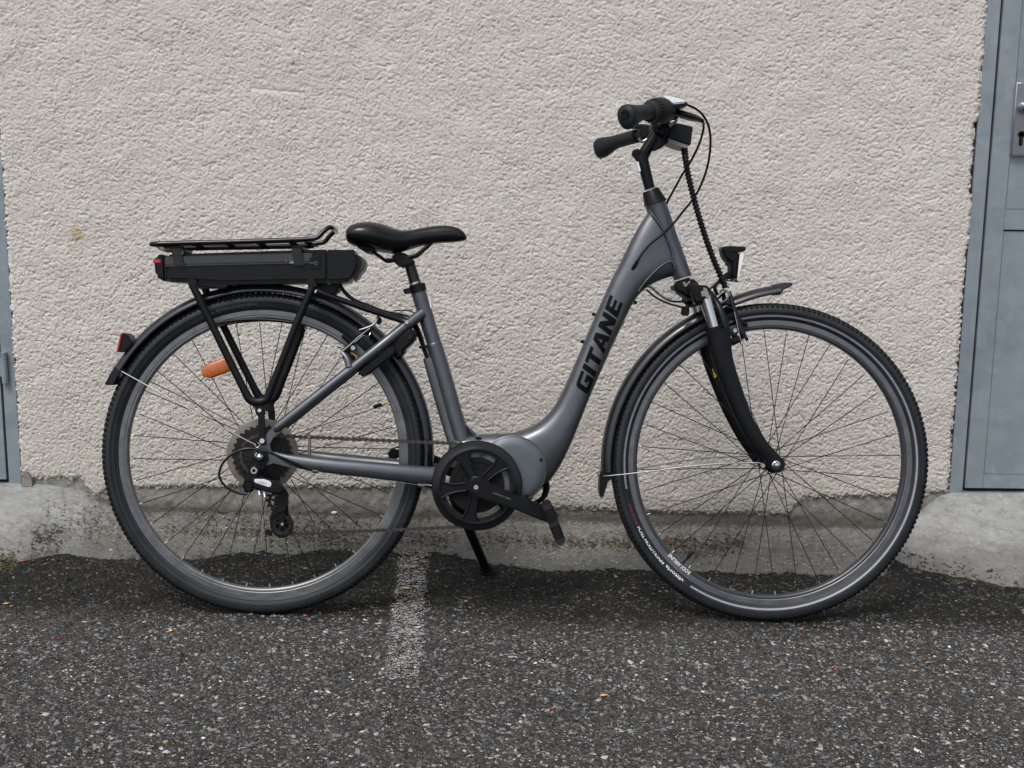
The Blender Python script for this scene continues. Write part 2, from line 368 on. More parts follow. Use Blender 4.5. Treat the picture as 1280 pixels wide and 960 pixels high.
MT['asphalt'] = k.out(c, k.maprange(k.noise(60, 3), .3, .7, .75, .9), k.bump(hh, .004, 1.), .14)
MT['chip'] = mat('stone_chips', (.2, .2, .2), .75, spec=.22, attr='tint', var=.25, vscale=400)
MT['moss_and_shade'] = mat('moss_debris_shade', (.1, .1, .1), .8, attr='tint', var=.35, vscale=300)

# asphalt sheet: fine where it is seen, coarse out to the horizon
SX0, SX1, SY0, SY1, ST = -1.75, 1.65, 1.55, 3.5, .008
nx = int((SX1-SX0)/ST)+1; ny = int((SY1-SY0)/ST)+1
gx_, gy_ = np.meshgrid(SX0+np.arange(nx)*ST, SY0+np.arange(ny)*ST)
AH = .0016*fnoise(ny, nx, ST, (.02, .5), 1.0, 3)+.0005*fnoise(ny, nx, ST, (.008, .03), 0., 4)
edge = np.minimum.reduce([gx_-SX0, SX1-gx_, gy_-SY0, SY1-gy_]); AH *= sstep(0, .1, edge)
def ah(x, y):
    i = np.clip(((np.asarray(x)-SX0)/ST).astype(int), 0, nx-1); j = np.clip(((np.asarray(y)-SY0)/ST).astype(int), 0, ny-1); return AH[j, i]
va = np.stack([gx_, gy_, gz(gx_)+AH], -1).reshape(-1, 3); fa = grid_faces(ny, nx)
xs = [-300, -60, -12, SX0]; far = [(-300, -300, 300, SY0), (-300, SY0, SX0, 3.5), (SX1, SY0, 300, 3.5), (-300, 3.5, 300, 300)]
ex = []; 
for x0, y0, x1, y1 in far: ex += [(x0, y0), (x1, y0), (x1, y1), (x0, y1)]
ex = np.array(ex, float); n0 = len(va); 
va = np.vstack([va, np.column_stack([ex, gz(np.clip(ex[:, 0], -4, 4))*0+gz(ex[:, 0])])]); fa = np.vstack([fa, n0+np.arange(16).reshape(4, 4)])
tag(npmesh('ground', va, fa, MT['asphalt']), kind='structure')

# edge of the concrete joint, traced along the foot of the wall
EP = [(-200, 716), (-60, 714), (0, 711), (40, 699), (75, 692), (100, 694), (130, 699), (240, 698), (330, 693), (420, 690), (480, 690), (540, 691), (575, 696), (610, 704), (680, 714), (760, 713), (870, 714), (960, 717), (1060, 721), (1105, 720), (1118, 700), (1150, 714), (1201, 723), (1251, 734), (1290, 737), (1420, 742)]
EW = np.array([G(*p)[:2] for p in EP])
SILLR = W(1240, 617)[2]; SILLL = W(15, 606)[2]
A0, A1, AY0, AY1, AS = -1.9, 1.75, 2.86, 3.475, .006
anx = int((A1-A0)/AS)+1; any_ = int((AY1-AY0)/AS)+1
ax_, ay_ = np.meshgrid(A0+np.arange(anx)*AS, AY0+np.arange(any_)*AS)
ye = np.interp(ax_, EW[:, 0], EW[:, 1])+.0035*fnoise(any_, anx, AS, (.008, .10), .5, 11)
t_ = np.clip((ay_-ye)/(WY-ye), -1, 1.1)
base = gz(ax_)+.003+.028*np.clip(t_, 0, 1)+.003*sstep(.0, .12, t_)
xr_ = np.interp(ay_, [2.95, G(1118, 700)[1], WY], [.86, .86, W(1130, 617)[0]])
kr = sstep(-.03, .13, ax_-xr_); hr = (SILLR-gz(ax_)-.02)*np.clip(t_, 0, 1)**.85+.020*sstep(0, .05, t_)
xl_ = np.interp(ay_, [2.95, WY], [W(90, 600)[0], W(70, 600)[0]])
kl = 1-sstep(0, .34, ax_-xl_+.06); hl = (SILLL-gz(ax_)-.006)*np.clip(t_, 0, 1)**.8+.006*sstep(0, .05, t_)
ramp = np.maximum(kr*(gz(ax_)+hr-base), kl*(gz(ax_)+hl-base)); ramp = np.where(t_ > 0, np.maximum(ramp, 0), 0)
rn = .0016*fnoise(any_, anx, AS, (.007, .05), .3, 12)+.0018*fnoise(any_, anx, AS, (.05, .5), 1., 13)
smoothm = np.maximum(kr, kl)
az = base+ramp+rn*(1.35-.75*smoothm*np.clip(t_*1.6, 0, 1))
az = np.where(t_ < 0, gz(ax_)-.02, az); 
APZ = az
def apz(x, y): return APZ[np.clip(((np.asarray(y)-AY0)/AS).astype(int), 0, any_-1), np.clip(((np.asarray(x)-A0)/AS).astype(int), 0, anx-1)]
v = np.stack([ax_, ay_, az], -1).reshape(-1, 3); f = grid_faces(any_, anx)
tt = t_.reshape(-1); keep = (tt[f] > -.06).any(1); f = f[keep]; mk = smoothm.reshape(-1)[f].mean(1) > .5
xm = ax_.reshape(-1)[f].mean(1)
for nm, sel, mm in (('concrete_joint', ~mk, 'joint'), ('door_ramp', mk & (xm > 0), 'ramp'), ('door_ramp', mk & (xm < 0), 'ramp')):
    vv, ff, ec = compact(v, f[sel], np.column_stack([smoothm.reshape(-1), 1-np.clip(tt, 0, 1), 0*tt])); tag(npmesh(nm, vv, ff, MT['joint'], cols=ec), kind='structure')

# loose and embedded stone chips in the asphalt and in the joint
def chips(name, n, xr, yr, sizes, pal, zf, ok, seed, m='chip', lift=.25):
    r = np.random.default_rng(seed); x = r.uniform(*xr, n*2); y = r.uniform(*yr, n*2)
    s_ = ok(x, y); x, y = x[s_][:n], y[s_][:n]; n = len(x)
    rad = sizes[0]*np.exp(r.standard_normal(n)*sizes[1]); rad = np.clip(rad, .0009, .0075); z = zf(x, y)
    base = np.array([[1, 0, 0], [.5, .87, 0], [-.5, .87, 0], [-1, 0, 0], [-.5, -.87, 0], [.5, -.87, 0], [.45, .1, .5], [-.4, .25, .5], [-.05, -.45, .5]])
    j = base[None]+r.uniform(-.28, .28, (n, 9, 3))*np.array([1, 1, .35]); j[:, :, 0] *= r.uniform(.8, 1.5, n)[:, None]; j[:, :, 1] *= r.uniform(.6, 1., n)[:, None]
    a = r.uniform(0, 2*pi, n); c, s = np.cos(a)[:, None], np.sin(a)[:, None]
    xx = j[:, :, 0]*c-j[:, :, 1]*s; yy = j[:, :, 0]*s+j[:, :, 1]*c; zz = j[:, :, 2]
    tx, ty = r.normal(0, .16, (2, n, 1)); zz = zz+tx*xx+ty*yy
    v = np.stack([x[:, None]+xx*rad[:, None], y[:, None]+yy*rad[:, None], z[:, None]+(zz-.5+lift)*rad[:, None]*.9], -1).reshape(-1, 3)
    bf = np.array([[6, 7, 8], [0, 1, 6], [1, 7, 6], [1, 2, 7], [2, 3, 7], [3, 8, 7], [3, 4, 8], [4, 5, 8], [5, 6, 8], [5, 0, 6]])
    f = (bf[None]+np.arange(n)[:, None, None]*9).reshape(-1, 3)
    pal = np.array(pal); p = pal[:, 0]/pal[:, 0].sum(); ci = r.choice(len(pal), n, p=p); col = pal[ci, 1:4]*r.uniform(.85, 1.45, (n, 1))
    band = sstep(2.71, 2.86, y+.05*np.sin(x*5)+.03*np.sin(x*13+1)); col = col*(1-.66*band[:, None]) if m == 'chip' else col
    return tag(npmesh(name, v, f, MT[m], smooth=False, cols=np.repeat(col, 9, 0)), kind='stuff')
PAL = [(34, .016, .016, .018), (26, .038, .038, .041), (21, .085, .086, .09), (14, .145, .145, .143), (5.6, .25, .247, .238), (.7, .42, .41, .39), (2.0, .17, .14, .11), (.12, .28, .15, .08), (.06, .22, .09, .06)]
edge_y = lambda x: np.interp(x, EW[:, 0], EW[:, 1])
chips('asphalt_chips', 98000, (-1.35, 1.3), (1.78, 3.2), (.0026, .43), PAL, lambda x, y: gz(x)+ah(x, y), lambda x, y: (y < edge_y(x)) & (np.abs(x) < .33*y+.25), 21)
def dens(x, y):
    t = np.clip((y-edge_y(x))/(WY-edge_y(x)), 0, 1); i = np.clip(((x-A0)/AS).astype(int), 0, anx-1); j = np.clip(((y-AY0)/AS).astype(int), 0, any_-1); sm = smoothm[j, i]
    cl = fnoise(any_, anx, AS, (.02, .12), .6, 77)[j, i]
    return np.clip(1-sm*1.15*t**.5-.25*t+.22*cl, .03, 1)
chips('joint_gravel', 36000, (-1.4, 1.25), (2.95, 3.43), (.0014, .42), [(6, .06, .059, .055), (7, .11, .108, .1), (5, .17, .167, .155), (2.4, .25, .245, .23), (.5, .40, .39, .36), (.8, .13, .105, .08)], apz, lambda x, y: (y > edge_y(x)) & (np.random.default_rng(5).random(len(x)) < dens(x, y)), 22, m='moss_and_shade', lift=.12)

# worn white parking line: flakes of old paint
def line_flakes():
    r = np.random.default_rng(31); A, B = [G(482, 850), G(522, 850)], [G(500, 690), G(535, 690)]
    n = 6400; t = r.random(n)**1.0; s_ = r.random(n)
    x = (A[0][0]*(1-s_)+A[1][0]*s_)*(1-t)+(B[0][0]*(1-s_)+B[1][0]*s_)*t; y = A[0][1]*(1-t)+B[0][1]*t
    fn = fnoise(64, 64, 1., (2., 20.), 1., 8); keep = fn[(t*63).astype(int), (s_*63).astype(int)]+.9*np.sin(t*pi)**.5 +.7*r.normal(size=n) > .15; x, y = x[keep]+r.normal(0, .004, keep.sum()), y[keep]; n = len(x)
    rad = .0011*np.exp(r.normal(0,.45,n))+.0003; a = np.arange(6)*pi/3; q = r.uniform(.5, 1.3, (n, 6))
    v = np.stack([x[:, None]+np.cos(a)*q*rad[:, None], y[:, None]+np.sin(a)*q*rad[:, None], (gz(x)+ah(x, y)+.0021)[:, None]+q*.0004], -1).reshape(-1, 3)
    f = (np.array([[0, 1, 2], [0, 2, 3], [0, 3, 4], [0, 4, 5]])[None]+np.arange(n)[:, None, None]*6).reshape(-1, 3)
    g = r.uniform(.14, .34, n)[:, None]*np.array([1, .99, .95]); return tag(npmesh('parking_line', v, f, MT['moss_and_shade'], smooth=False, cols=np.repeat(g, 6, 0)), kind='structure')
line_flakes()

# ------------------------------------------------------------------ the wall
FRX = W(1188.5, 600)[0]; FLX = W(26.5, 600)[0]           # outer edges of the two door frames
wall = tag(empty('wall', (0, WY, 0)), 'beige roughcast garage wall between two grey steel doors', 'wall')
WS = .0022; WX0, WX1, WZ0, WZ1 = FLX-.03, FRX+.03, .04, 1.43
wnx = int((WX1-WX0)/WS)+1; wnz = int((WZ1-WZ0)/WS)+1
def rough_field():
    r = np.random.default_rng(2); H = np.zeros((wnz, wnx))-1.
    sp = .0047; n = int((WX1-WX0)*(WZ1-WZ0)/(sp*sp)*1.25); K = 4
    cx, cz = r.uniform(0, wnx, n), r.uniform(0, wnz, n); top = r.uniform(.0, 1., n); ang = r.normal(-.42, .38, n)
    ra = np.clip(1.45*np.exp(r.normal(0, .36, n)), .9, 3.8); ra = ra*1.15; rb = ra*r.uniform(.42, .72, n)
    ii = np.arange(-K, K+1); dx, dz = np.meshgrid(ii, ii); X = (np.floor(cx)[:, None]+dx.ravel()).astype(int); Z = (np.floor(cz)[:, None]+dz.ravel()).astype(int)
    ux, uz = X-cx[:, None], Z-cz[:, None]; c, s = np.cos(ang)[:, None], np.sin(ang)[:, None]
    d = ((ux*c+uz*s)/ra[:, None])**2+((-ux*s+uz*c)/rb[:, None])**2; val = top[:, None]*1.0-d*.75
    ok = (X >= 0) & (X < wnx) & (Z >= 0) & (Z < wnz) & (d < 1.9); np.maximum.at(H, (Z[ok], X[ok]), val[ok]); return np.maximum(H, -.75)
H = rough_field(); H = 1.15*(1-np.exp(-1.6*(H+.75)))-.55; H = .8*H+.13*fnoise(wnz, wnx, WS, (.002, .006), .0, 41, ax=.65, rotd=-.4)+.16*fnoise(wnz, wnx, WS, (.006, .03), .3, 45, ax=.55, rotd=-.4)
wx_, wz_ = np.meshgrid(WX0+np.arange(wnx)*WS, WZ0+np.arange(wnz)*WS)
amp = .0032*(.8+.2*sstep(1.2, .1, wz_)); D = H*amp+.0007*fnoise(wnz, wnx, WS, (.05, .5), 1., 42)
s0 = W(313, 109); s1 = W(382, 116)                        # a smooth trowel scar high on the left
u_ = np.clip((wx_-s0[0])/(s1[0]-s0[0]), 0, 1); dzz = (wz_-(s0[2]+(s1[2]-s0[2])*u_))/(.0075*(1-.75*u_)+.001)
sc_m = np.exp(-dzz**2)*((wx_ > s0[0]) & (wx_ < s1[0])); D = D*(1-.9*sc_m)-.0022*sc_m*np.where(dzz > 0, .3, 1)+.003*np.exp(-(dzz-1.6)**2*3)*(sc_m.max(0)[None] > .1)*0
BZ = [(0, 600), (42, 600), (100, 600), (118, 622), (135, 616), (160, 613), (205, 611), (300, 610), (420, 611), (500, 611), (545, 613), (565, 622), (620, 632), (700, 637), (830, 642), (985, 645), (1003, 625), (1060, 622), (1110, 622), (1160, 619), (1200, 612)]
bw = np.array([W(*p) for p in BZ]); zb = np.interp(wx_, bw[:, 0], bw[:, 2])+.003*fnoise(wnz, wnx, WS, (.006, .05), .5, 43)
en = .0022*fnoise(wnz, wnx, WS, (.006, .06), .6, 44)
zp = lambda py: W(1215, py)[2]
gap = sstep(zp(165), zp(150), wz_)*0+((wz_ < zp(152)) & (wz_ > zp(242)))*1.+((wz_ < zp(305)) & (wz_ > zp(612)))*.75
xe = FRX+.0035-gap*.0075+en; xl = FLX-.003+en
mask = (wx_ > xe) | (wx_ < xl) | (wz_ < zb)
keepv = ~mask.reshape(-1); D = D-.006*sstep(.012, 0., np.minimum(xe-wx_, np.minimum(wx_-xl, wz_-zb)))
v = np.stack([wx_, -D, wz_], -1).reshape(-1, 3); f = grid_faces(wnz, wnx); f = f[keepv[f].all(1)]
vv, ff, _ = compact(v, f); ff = ff[:, ::-1] if False else ff
npmesh('roughcast_coat', vv, ff, MT['roughcast'], wall)
b = MB(); x0, x1 = FLX-.0, FRX+.0
DW = 1.0; TOP = SILLR+2.1
def wbox(b, xa, xb, ya, yb, za, zb_): b.box(((xa+xb)/2, (ya+yb)/2, (za+zb_)/2), (xb-xa, yb-ya, zb_-za))
wbox(b, FLX+.004, FRX-.004, .016, .22, -.1, 3.2); wbox(b, -6, FLX-DW, .016, .22, -.1, 3.2); wbox(b, FRX+DW, 6, .016, .22, -.1, 3.2)
wbox(b, FLX-DW, FLX+.004, .016, .22, TOP, 3.2); wbox(b, FRX-.004, FRX+DW, .016, .22, TOP, 3.2)
b.build('wall_core', MT['found'], wall, smooth=False)
b = MB(); wbox(b, FLX-.003, FRX+.003, .0, .0155, 1.425, 3.2); wbox(b, -6, FLX-DW, 0, .0155, .08, 3.2); wbox(b, FRX+DW, 6, 0, .0155, .08, 3.2)
wbox(b, FLX-DW, FLX-.003, 0, .0155, TOP, 3.2); wbox(b, FRX+.003, FRX+DW, 0, .0155, TOP, 3.2)
b.build('upper_coat', MT['roughcast'], wall, smooth=False)
fs = .006; fnx = int((FRX-FLX)/fs); fnz = int(.22/fs); fx_, fz_ = np.meshgrid(FLX+.004+np.arange(fnx)*fs, -.05+np.arange(fnz)*fs)
patch = ((fx_ > W(1000, 640)[0]+(.10-fz_)*-.2) & (fx_ < W(1165, 640)[0]))*1.
fy = .0068+.0011*fnoise(fnz, fnx, fs, (.012, .12), .5, 51)
npmesh('foundation_band', np.stack([fx_, fy, fz_], -1).reshape(-1, 3), grid_faces(fnz, fnx), MT['found'], wall)
b = MB(); q = [(30, 588), (36, 589), (41, 597), (42, 606), (29, 607)]; pts = [W(*p) for p in q]
bm = bmesh.new(); fc = bm.faces.new([bm.verts.new((p[0], -.012, p[2])) for p in pts]); r_ = bmesh.ops.extrude_face_region(bm, geom=[fc])
for g in r_['geom']:
    if isinstance(g, bmesh.types.BMVert): g.co.y = .004
b.bm(bm); b.build('mortar_patch', MT['found'], wall, smooth=False)

# ------------------------------------------------------------------ galvanised doors
k = NT('galvanised_steel')
c = k.mix(k.ramp(k.noise(4, 6, .6), [(.3, 0.), (.7, 1.)]), (.150, .186, .210), (.235, .277, .305))
vo = k.n('ShaderNodeTexVoronoi'); vo.inputs['Scale'].default_value = 30; k.l(k.tc.outputs['Object'], vo.inputs['Vector'])
sx = k.n('ShaderNodeSeparateColor'); k.l(vo.outputs['Color'], sx.inputs[0]); c = k.mix(k.math('MULTIPLY', sx.outputs[0], .26), c, (.29, .335, .365))
c = k.mix(k.math('MULTIPLY', k.ramp(k.noise(14, 6, .75, dist=1.5), [(.55, 0.), (.7, 1.)]), .45), c, (.31, .355, .38))
c = k.mix(k.math('MULTIPLY', k.ramp(k.noise(55, 4, .7), [(.6, 0.), (.72, 1.)]), .4), c, (.12, .14, .16))
k.b.inputs['Metallic'].default_value = .3; MT['galv'] = k.out(c, k.maprange(k.noise(25, 4), .3, .7, .42, .62), k.bump(k.noise(160, 3), .0004, .5), .5)
MT['gapd'] = mat('dark_gap', (.008, .008, .009), .8)
def door(hinge_right, X0, sill, label):
    """X0: frame edge nearest the wall between the doors; sgn: direction in which the door extends"""
    s = 1 if hinge_right else -1
    d = tag(empty('steel_door', (X0, WY, sill)), label, 'door')
    def B(name, xa, xb, ya, yb, za, zb_, m='galv', bev=.0012, par=None, lab=None):
        b = MB(); b.box((s*(xa+xb)/2, (ya+yb)/2, (za+zb_)/2), (xb-xa, yb-ya, zb_-za), bev=bev, seg=2); o = b.build(name, MT[m], par or d)
        if lab: o['label'] = lab
        return o
    w_, h_ = DW, 2.1
    fr = .034
    B('frame_jamb', 0, fr, .004, .09, -.02, h_); B('frame_jamb', w_-fr, w_, .004, .09, -.02, h_)
    B('frame_head', fr+.0006, w_-fr-.0006, .005, .09, h_-fr, h_); B('threshold', fr+.0006, w_-fr-.0006, .0045, .09, -.02, .0015)
    B('gap_backing', fr-.001, w_-fr+.001, .03, .05, .001, h_-.03, 'gapd', 0)
    leaf = B('door_leaf', fr+.0075, w_-fr-.0075, .0142, .029, .012, h_-.04)
    l0, l1 = fr+.0075, w_-fr-.0075; st = .046
    B('stile', l0, l0+st, .008, .0150, .012, h_-.04, par=leaf, bev=.0008); B('stile', l1-st, l1, .008, .0150, .012, h_-.04, par=leaf, bev=.0008)
    zr0, zr1 = zp(289)-sill, zp(262)-sill
    B('rail', l0+st+.0004, l1-st-.0004, .0085, .0150, .012, .048, par=leaf, bev=.0008)
    B('rail', l0+st+.0004, l1-st-.0004, .0085, .0150, zr0+.004, zr1, par=leaf, bev=.0008); B('rail', l0+st+.0004, l1-st-.0004, .0085, .0150, h_-.09, h_-.04, par=leaf, bev=.0008)
    B('panel_joint', l0+st, l1-st, .0139, .0146, zr0, zr0+.004, 'gapd', 0, par=leaf)
    B('panel', l0+st+.002, l1-st-.002, .0125, .0149, .05, zr0-.001, par=leaf, bev=.0006); B('panel', l0+st+.002, l1-st-.002, .0125, .0149, zr1+.002, h_-.092, par=leaf, bev=.0006)
    return d, leaf, sill
k = NT('brushed_aluminium'); k.b.inputs['Metallic'].default_value = .9
mp = k.n('ShaderNodeMapping'); mp.inputs['Scale'].default_value = (3, 3, 60); k.l(k.tc.outputs['Object'], mp.inputs[0]); nn = k.noise(40, 3, .6, vec=mp.outputs[0])
MT['alu'] = k.out(k.mix(nn, (.24, .26, .30), (.38, .40, .44)), .3, None, .5)
d, leaf, sl = door(True, FRX, SILLR, 'grey galvanised steel door with lever handle at right edge')
pl = W(1262, 195); pt = W(1269, 102); cxh = pl[0]-FRX+.024; z0, z1 = pl[2]-sl, pt[2]-sl
b = MB(); b.box((cxh, .0025, (z0+z1)/2), (.046, .009, z1-z0), bev=.0035, seg=3); hp = b.build('handle_plate', MT['alu'], leaf)
hz = W(1276, 134)[2]-sl
b = MB(); b.lathe((cxh, 0, hz), [(-.002, .0135), (-.008, .0135), (-.012, .010), (-.02, .0085), (-.045, .0082)], 20); b.tube([(cxh, -.04, hz), (cxh+.003, -.052, hz), (cxh+.02, -.056, hz), (cxh+.11, -.056, hz-.002)], [.0085, .0095, .0095, .0085], 14, 6)
b.build('lever', MT['alu'], leaf)
kz = W(1268, 171)[2]-sl; b = MB(); b.lathe((cxh, 0, kz+.006), [(.0, .0085), (-.0040, .0085), (-.0042, .006), (-.002, .0055)], 20); b.box((cxh, -.0022, kz-.010), (.0095, .005, .024), bev=.002); b.build('lock_cylinder', MT['cog'], leaf)
d2, leaf2, sl2 = door(False, FLX, SILLL, 'grey steel door cut off at left edge of the photo')
b = MB(); b.tube([(-.024, -.004, W(5, 478)[2]-sl2), (-.024, -.004, W(5, 440)[2]-sl2)], .008, 12, 1); b.box((-.042, .001, W(5, 459)[2]-sl2), (.03, .006, .05), bev=.001); b.build('hinge', MT['galv'], d2)

# ------------------------------------------------------------------ moss, painted crack shade, litter, leaves
def ground_or_apron(x, y):
    x = np.asarray(x); y = np.asarray(y); g = gz(x)+ah(x, y); a = apz(x, y); return np.where(y > edge_y(x), np.maximum(g, a), g)
def moss_and_shade(segs, n, seed):
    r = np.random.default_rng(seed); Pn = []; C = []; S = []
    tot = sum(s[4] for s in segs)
    cols = {'d': [(.012, .011, .009), (.02, .018, .014), (.008, .008, .007), (.03, .026, .02)], 'b': [(.075, .036, .016), (.05, .032, .017), (.13, .07, .04), (.03, .025, .015)], 'g': [(.055, .06, .015), (.035, .045, .012), (.08, .075, .02), (.06, .04, .02)]}  # darkest set: soil under the moss, and shade painted into the crack
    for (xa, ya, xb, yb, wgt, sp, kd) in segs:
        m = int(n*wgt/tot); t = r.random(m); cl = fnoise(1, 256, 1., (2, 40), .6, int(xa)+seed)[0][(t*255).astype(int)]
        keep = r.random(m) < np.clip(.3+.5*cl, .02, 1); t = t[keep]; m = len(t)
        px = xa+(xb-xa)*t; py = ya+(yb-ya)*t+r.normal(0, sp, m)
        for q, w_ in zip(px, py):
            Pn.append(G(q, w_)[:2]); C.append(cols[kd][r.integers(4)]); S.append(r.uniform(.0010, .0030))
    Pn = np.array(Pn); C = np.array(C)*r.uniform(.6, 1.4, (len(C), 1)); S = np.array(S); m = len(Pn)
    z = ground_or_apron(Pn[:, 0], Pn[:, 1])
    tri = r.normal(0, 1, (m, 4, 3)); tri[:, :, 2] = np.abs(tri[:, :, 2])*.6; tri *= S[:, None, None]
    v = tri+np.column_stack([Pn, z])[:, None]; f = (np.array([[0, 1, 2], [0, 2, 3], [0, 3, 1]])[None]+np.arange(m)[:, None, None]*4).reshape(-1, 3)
    return tag(npmesh('moss_and_shade', v.reshape(-1, 3), f, MT['moss_and_shade'], smooth=False, cols=np.repeat(C, 4, 0)), kind='stuff')
moss_and_shade([(40, 692, 80, 682, .8, 5, 'b'), (60, 676, 130, 672, .9, 8, 'b'), (0, 708, 20, 707, .8, 3, 'g'), (200, 673, 330, 673, .9, 3, 'b'), (240, 660, 270, 662, .3, 2, 'g'), (300, 672, 420, 672, 2.2, 5, 'b'), (330, 682, 540, 680, 2.2, 6, 'g'), (400, 688, 480, 690, .8, 4, 'g'), (420, 665, 590, 662, 1.4, 3, 'b'),
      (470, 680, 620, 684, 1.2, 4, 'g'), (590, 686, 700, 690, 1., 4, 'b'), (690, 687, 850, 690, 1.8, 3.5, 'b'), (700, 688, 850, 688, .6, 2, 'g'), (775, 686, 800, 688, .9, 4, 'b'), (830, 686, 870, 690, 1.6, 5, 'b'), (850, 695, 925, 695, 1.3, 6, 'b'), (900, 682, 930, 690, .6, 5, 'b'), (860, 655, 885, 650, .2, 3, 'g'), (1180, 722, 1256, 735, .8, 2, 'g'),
  (1119, 700, 1152, 714, 2.2, 1.1, 'd'), (1152, 714, 1203, 724, 3.2, 1.5, 'd'), (1203, 724, 1251, 735, 3.4, 1.9, 'd'), (1251, 736, 1290, 739, 1.6, 1.2, 'd'), (200, 652, 540, 652, 3.0, 2.5, 'd'), (540, 652, 1000, 657, 3.0, 2.5, 'd'), (330, 682, 560, 682, 3.0, 6, 'd'), (240, 674, 420, 674, 1.2, 5, 'd'), (590, 686, 860, 690, 2., 4, 'd'), (40, 693, 75, 682, .3, 5, 'd'), (830, 688, 925, 692, 1.2, 6, 'd')], 60000, 61)  # dark flecks along the ramp crack paint in the shade under its lip
def leaf(name, px, py, ln, wd, col, label, cat='leaf', ang=0., curl=.35, group=None, lift=.002):
    p = G(px, py); z = float(ground_or_apron(p[0], p[1])); 
    # a place on the apron is nearer to us than the ground point behind it
    for _ in range(6):
        p = G(px, py, z-gz(p[0])); z = float(ground_or_apron(p[0], p[1]))
    b = MB(); R_ = []; n = 9
    for i in range(n):
        t = i/(n-1); ww = wd*max(.04, math.sin(pi*min(t*1.05, 1))**.8)*(1-.25*t); zc = curl*ln*(t-.5)**2*1.6
        R_.append([(ln*(t-.5), ww*s_, zc+abs(s_)**2*ww*.55+o) for s_, o in ((-1, .0003), (-.5, .0001), (0, 0), (.5, .0001), (1, .0003), (.5, .0007), (0, .0006), (-.5, .0007))])
    b.rings([np.array(q) for q in R_]); m = mat(name+'_colour', col, .5, var=.3, vscale=250)
    o = b.build(name, m); o.location = (p[0], p[1], z+lift); o.rotation_euler = (random.uniform(-.25, .25), random.uniform(-.2, .2), ang); tag(o, label, cat, group); return o
LV = [('leaf', 507, 738, .027, .0085, (.30, .34, .08), 'curled green leaf lying on the worn white line', 'leaf', -.5),
 ('paper_scrap', 523, 786, .017, .0035, (.5, .5, .5), 'pale crumpled scrap lying on the worn white line', 'scrap', .3),
 ('leaf', 755, 872, .016, .007, (.75, .27, .10), 'bright orange curled leaf on the foreground asphalt', 'leaf', .3),
 ('leaf', 1045, 836, .012, .006, (.42, .05, .03), 'dark red curled leaf on asphalt below the front wheel', 'leaf', 1.2),
 ('leaf', 213, 789, .012, .0042, (.6, .36, .10), 'small yellow leaf on asphalt below the rear wheel', 'leaf', 1.4),
 ('leaf', 966, 804, .016, .0022, (.22, .30, .05), 'thin green blade lying below the front tyre', 'leaf', -.4),
 ('straw', 1110, 868, .016, .0018, (.62, .50, .25), 'pale piece of straw on the right foreground asphalt', 'straw', -.6),
 ('leaf', 73, 801, .009, .0035, (.33, .03, .02), 'tiny dark red leaf on left foreground asphalt', 'leaf', .2),
 ('leaf', 689, 888, .010, .004, (.30, .05, .04), 'small dull red leaf beside the twig in the foreground', 'leaf', 1.),
 ('leaf', 8, 756, .014, .003, (.55, .30, .08), 'yellow brown leaf at the left edge of the asphalt', 'leaf', 0.),
 ('leaf', 1240, 817, .009, .002, (.6, .45, .2), 'pale yellow sliver at the right side of the asphalt', 'leaf', 1.),
 ('leaf', 1071, 782, .007, .003, (.5, .09, .04), 'tiny orange red leaf right of the front tyre', 'leaf', .7),
 ('leaf', 381, 771, .008, .003, (.45, .06, .03), 'tiny red leaf right below the rear tyre', 'leaf', .7),
 ('bark_strip', 117, 658, .024, .0028, (.36, .05, .022), 'thick red bark strip on the concrete left of rear wheel', 'bark strip', -.35),
 ('bark_strip', 28, 703, .024, .0032, (.33, .06, .035), 'red bark strip at the foot of the left ramp', 'bark strip', .25),
 ('bark_strip', 137, 650, .022, .0014, (.35, .10, .05), 'thin red brown bark strip touching the rear tyre', 'bark strip', .1),
 ('bark_strip', 122, 648, .022, .0010, (.33, .13, .06), 'thin slanting twig of bark above the thick red strip', 'bark strip', -.6),
 ('bark_strip', 56, 708, .012, .002, (.30, .06, .035), 'short red bark flake on asphalt near the left ramp', 'bark strip', .1),
 ('bark_strip', 402, 655, .014, .0016, (.5, .09, .05), 'short bright red bark strip left of the white pebble', 'bark strip', .3),
 ('bark_strip', 1218, 731, .008, .003, (.5, .10, .05), 'orange red bark flake against the crack at right', 'bark strip', .2),
 ('bark_strip', 1176, 724, .006, .002, (.42, .07, .04), 'small red bark flake in the crack right of front wheel', 'bark strip', .4),
 ('bark_strip', 631, 661, .008, .003, (.42, .10, .05), 'red bark flake on concrete behind the crank arm', 'bark strip', .1)]
for a in LV: leaf(a[0], a[1], a[2], a[3], a[4], a[5], a[6], a[7], a[8])
b = MB(); rr = np.random.default_rng(3); p = G(418, 656); p[2] = float(ground_or_apron(p[0], p[1]))
bm = bmesh.new(); bmesh.ops.create_icosphere(bm, subdivisions=2, radius=1)
for v_ in bm.verts: v_.co = Vector((v_.co.x*.011, v_.co.y*.008, v_.co.z*.0075))*rr.uniform(.82, 1.12)
b.bm(bm); o = b.build('pebble', mat('white_stone', (.6, .57, .53), .6, var=.2), smooth=False); o.location = (p[0], p[1], p[2]+.005); tag(o, 'white pebble on the concrete seen through the rear wheel', 'pebble')
p0 = G(700, 893); p1 = G(735, 912); b = MB(); m_ = (p0+p1)/2; q = [p0-m_+[0, 0, .002], [(p1-p0)[0]*-.2, .004, .005], [(p1-p0)[0]*.2, -.003, .004], p1-m_+[0, 0, .002]]
b.tube(q, [.0007, .0011, .001, .0006], 6, 4); o = b.build('twig', mat('twig_bark', (.02, .015, .012), .7)); o.location = m_; tag(o, 'short dark twig lying in the foreground below the crank', 'twig')

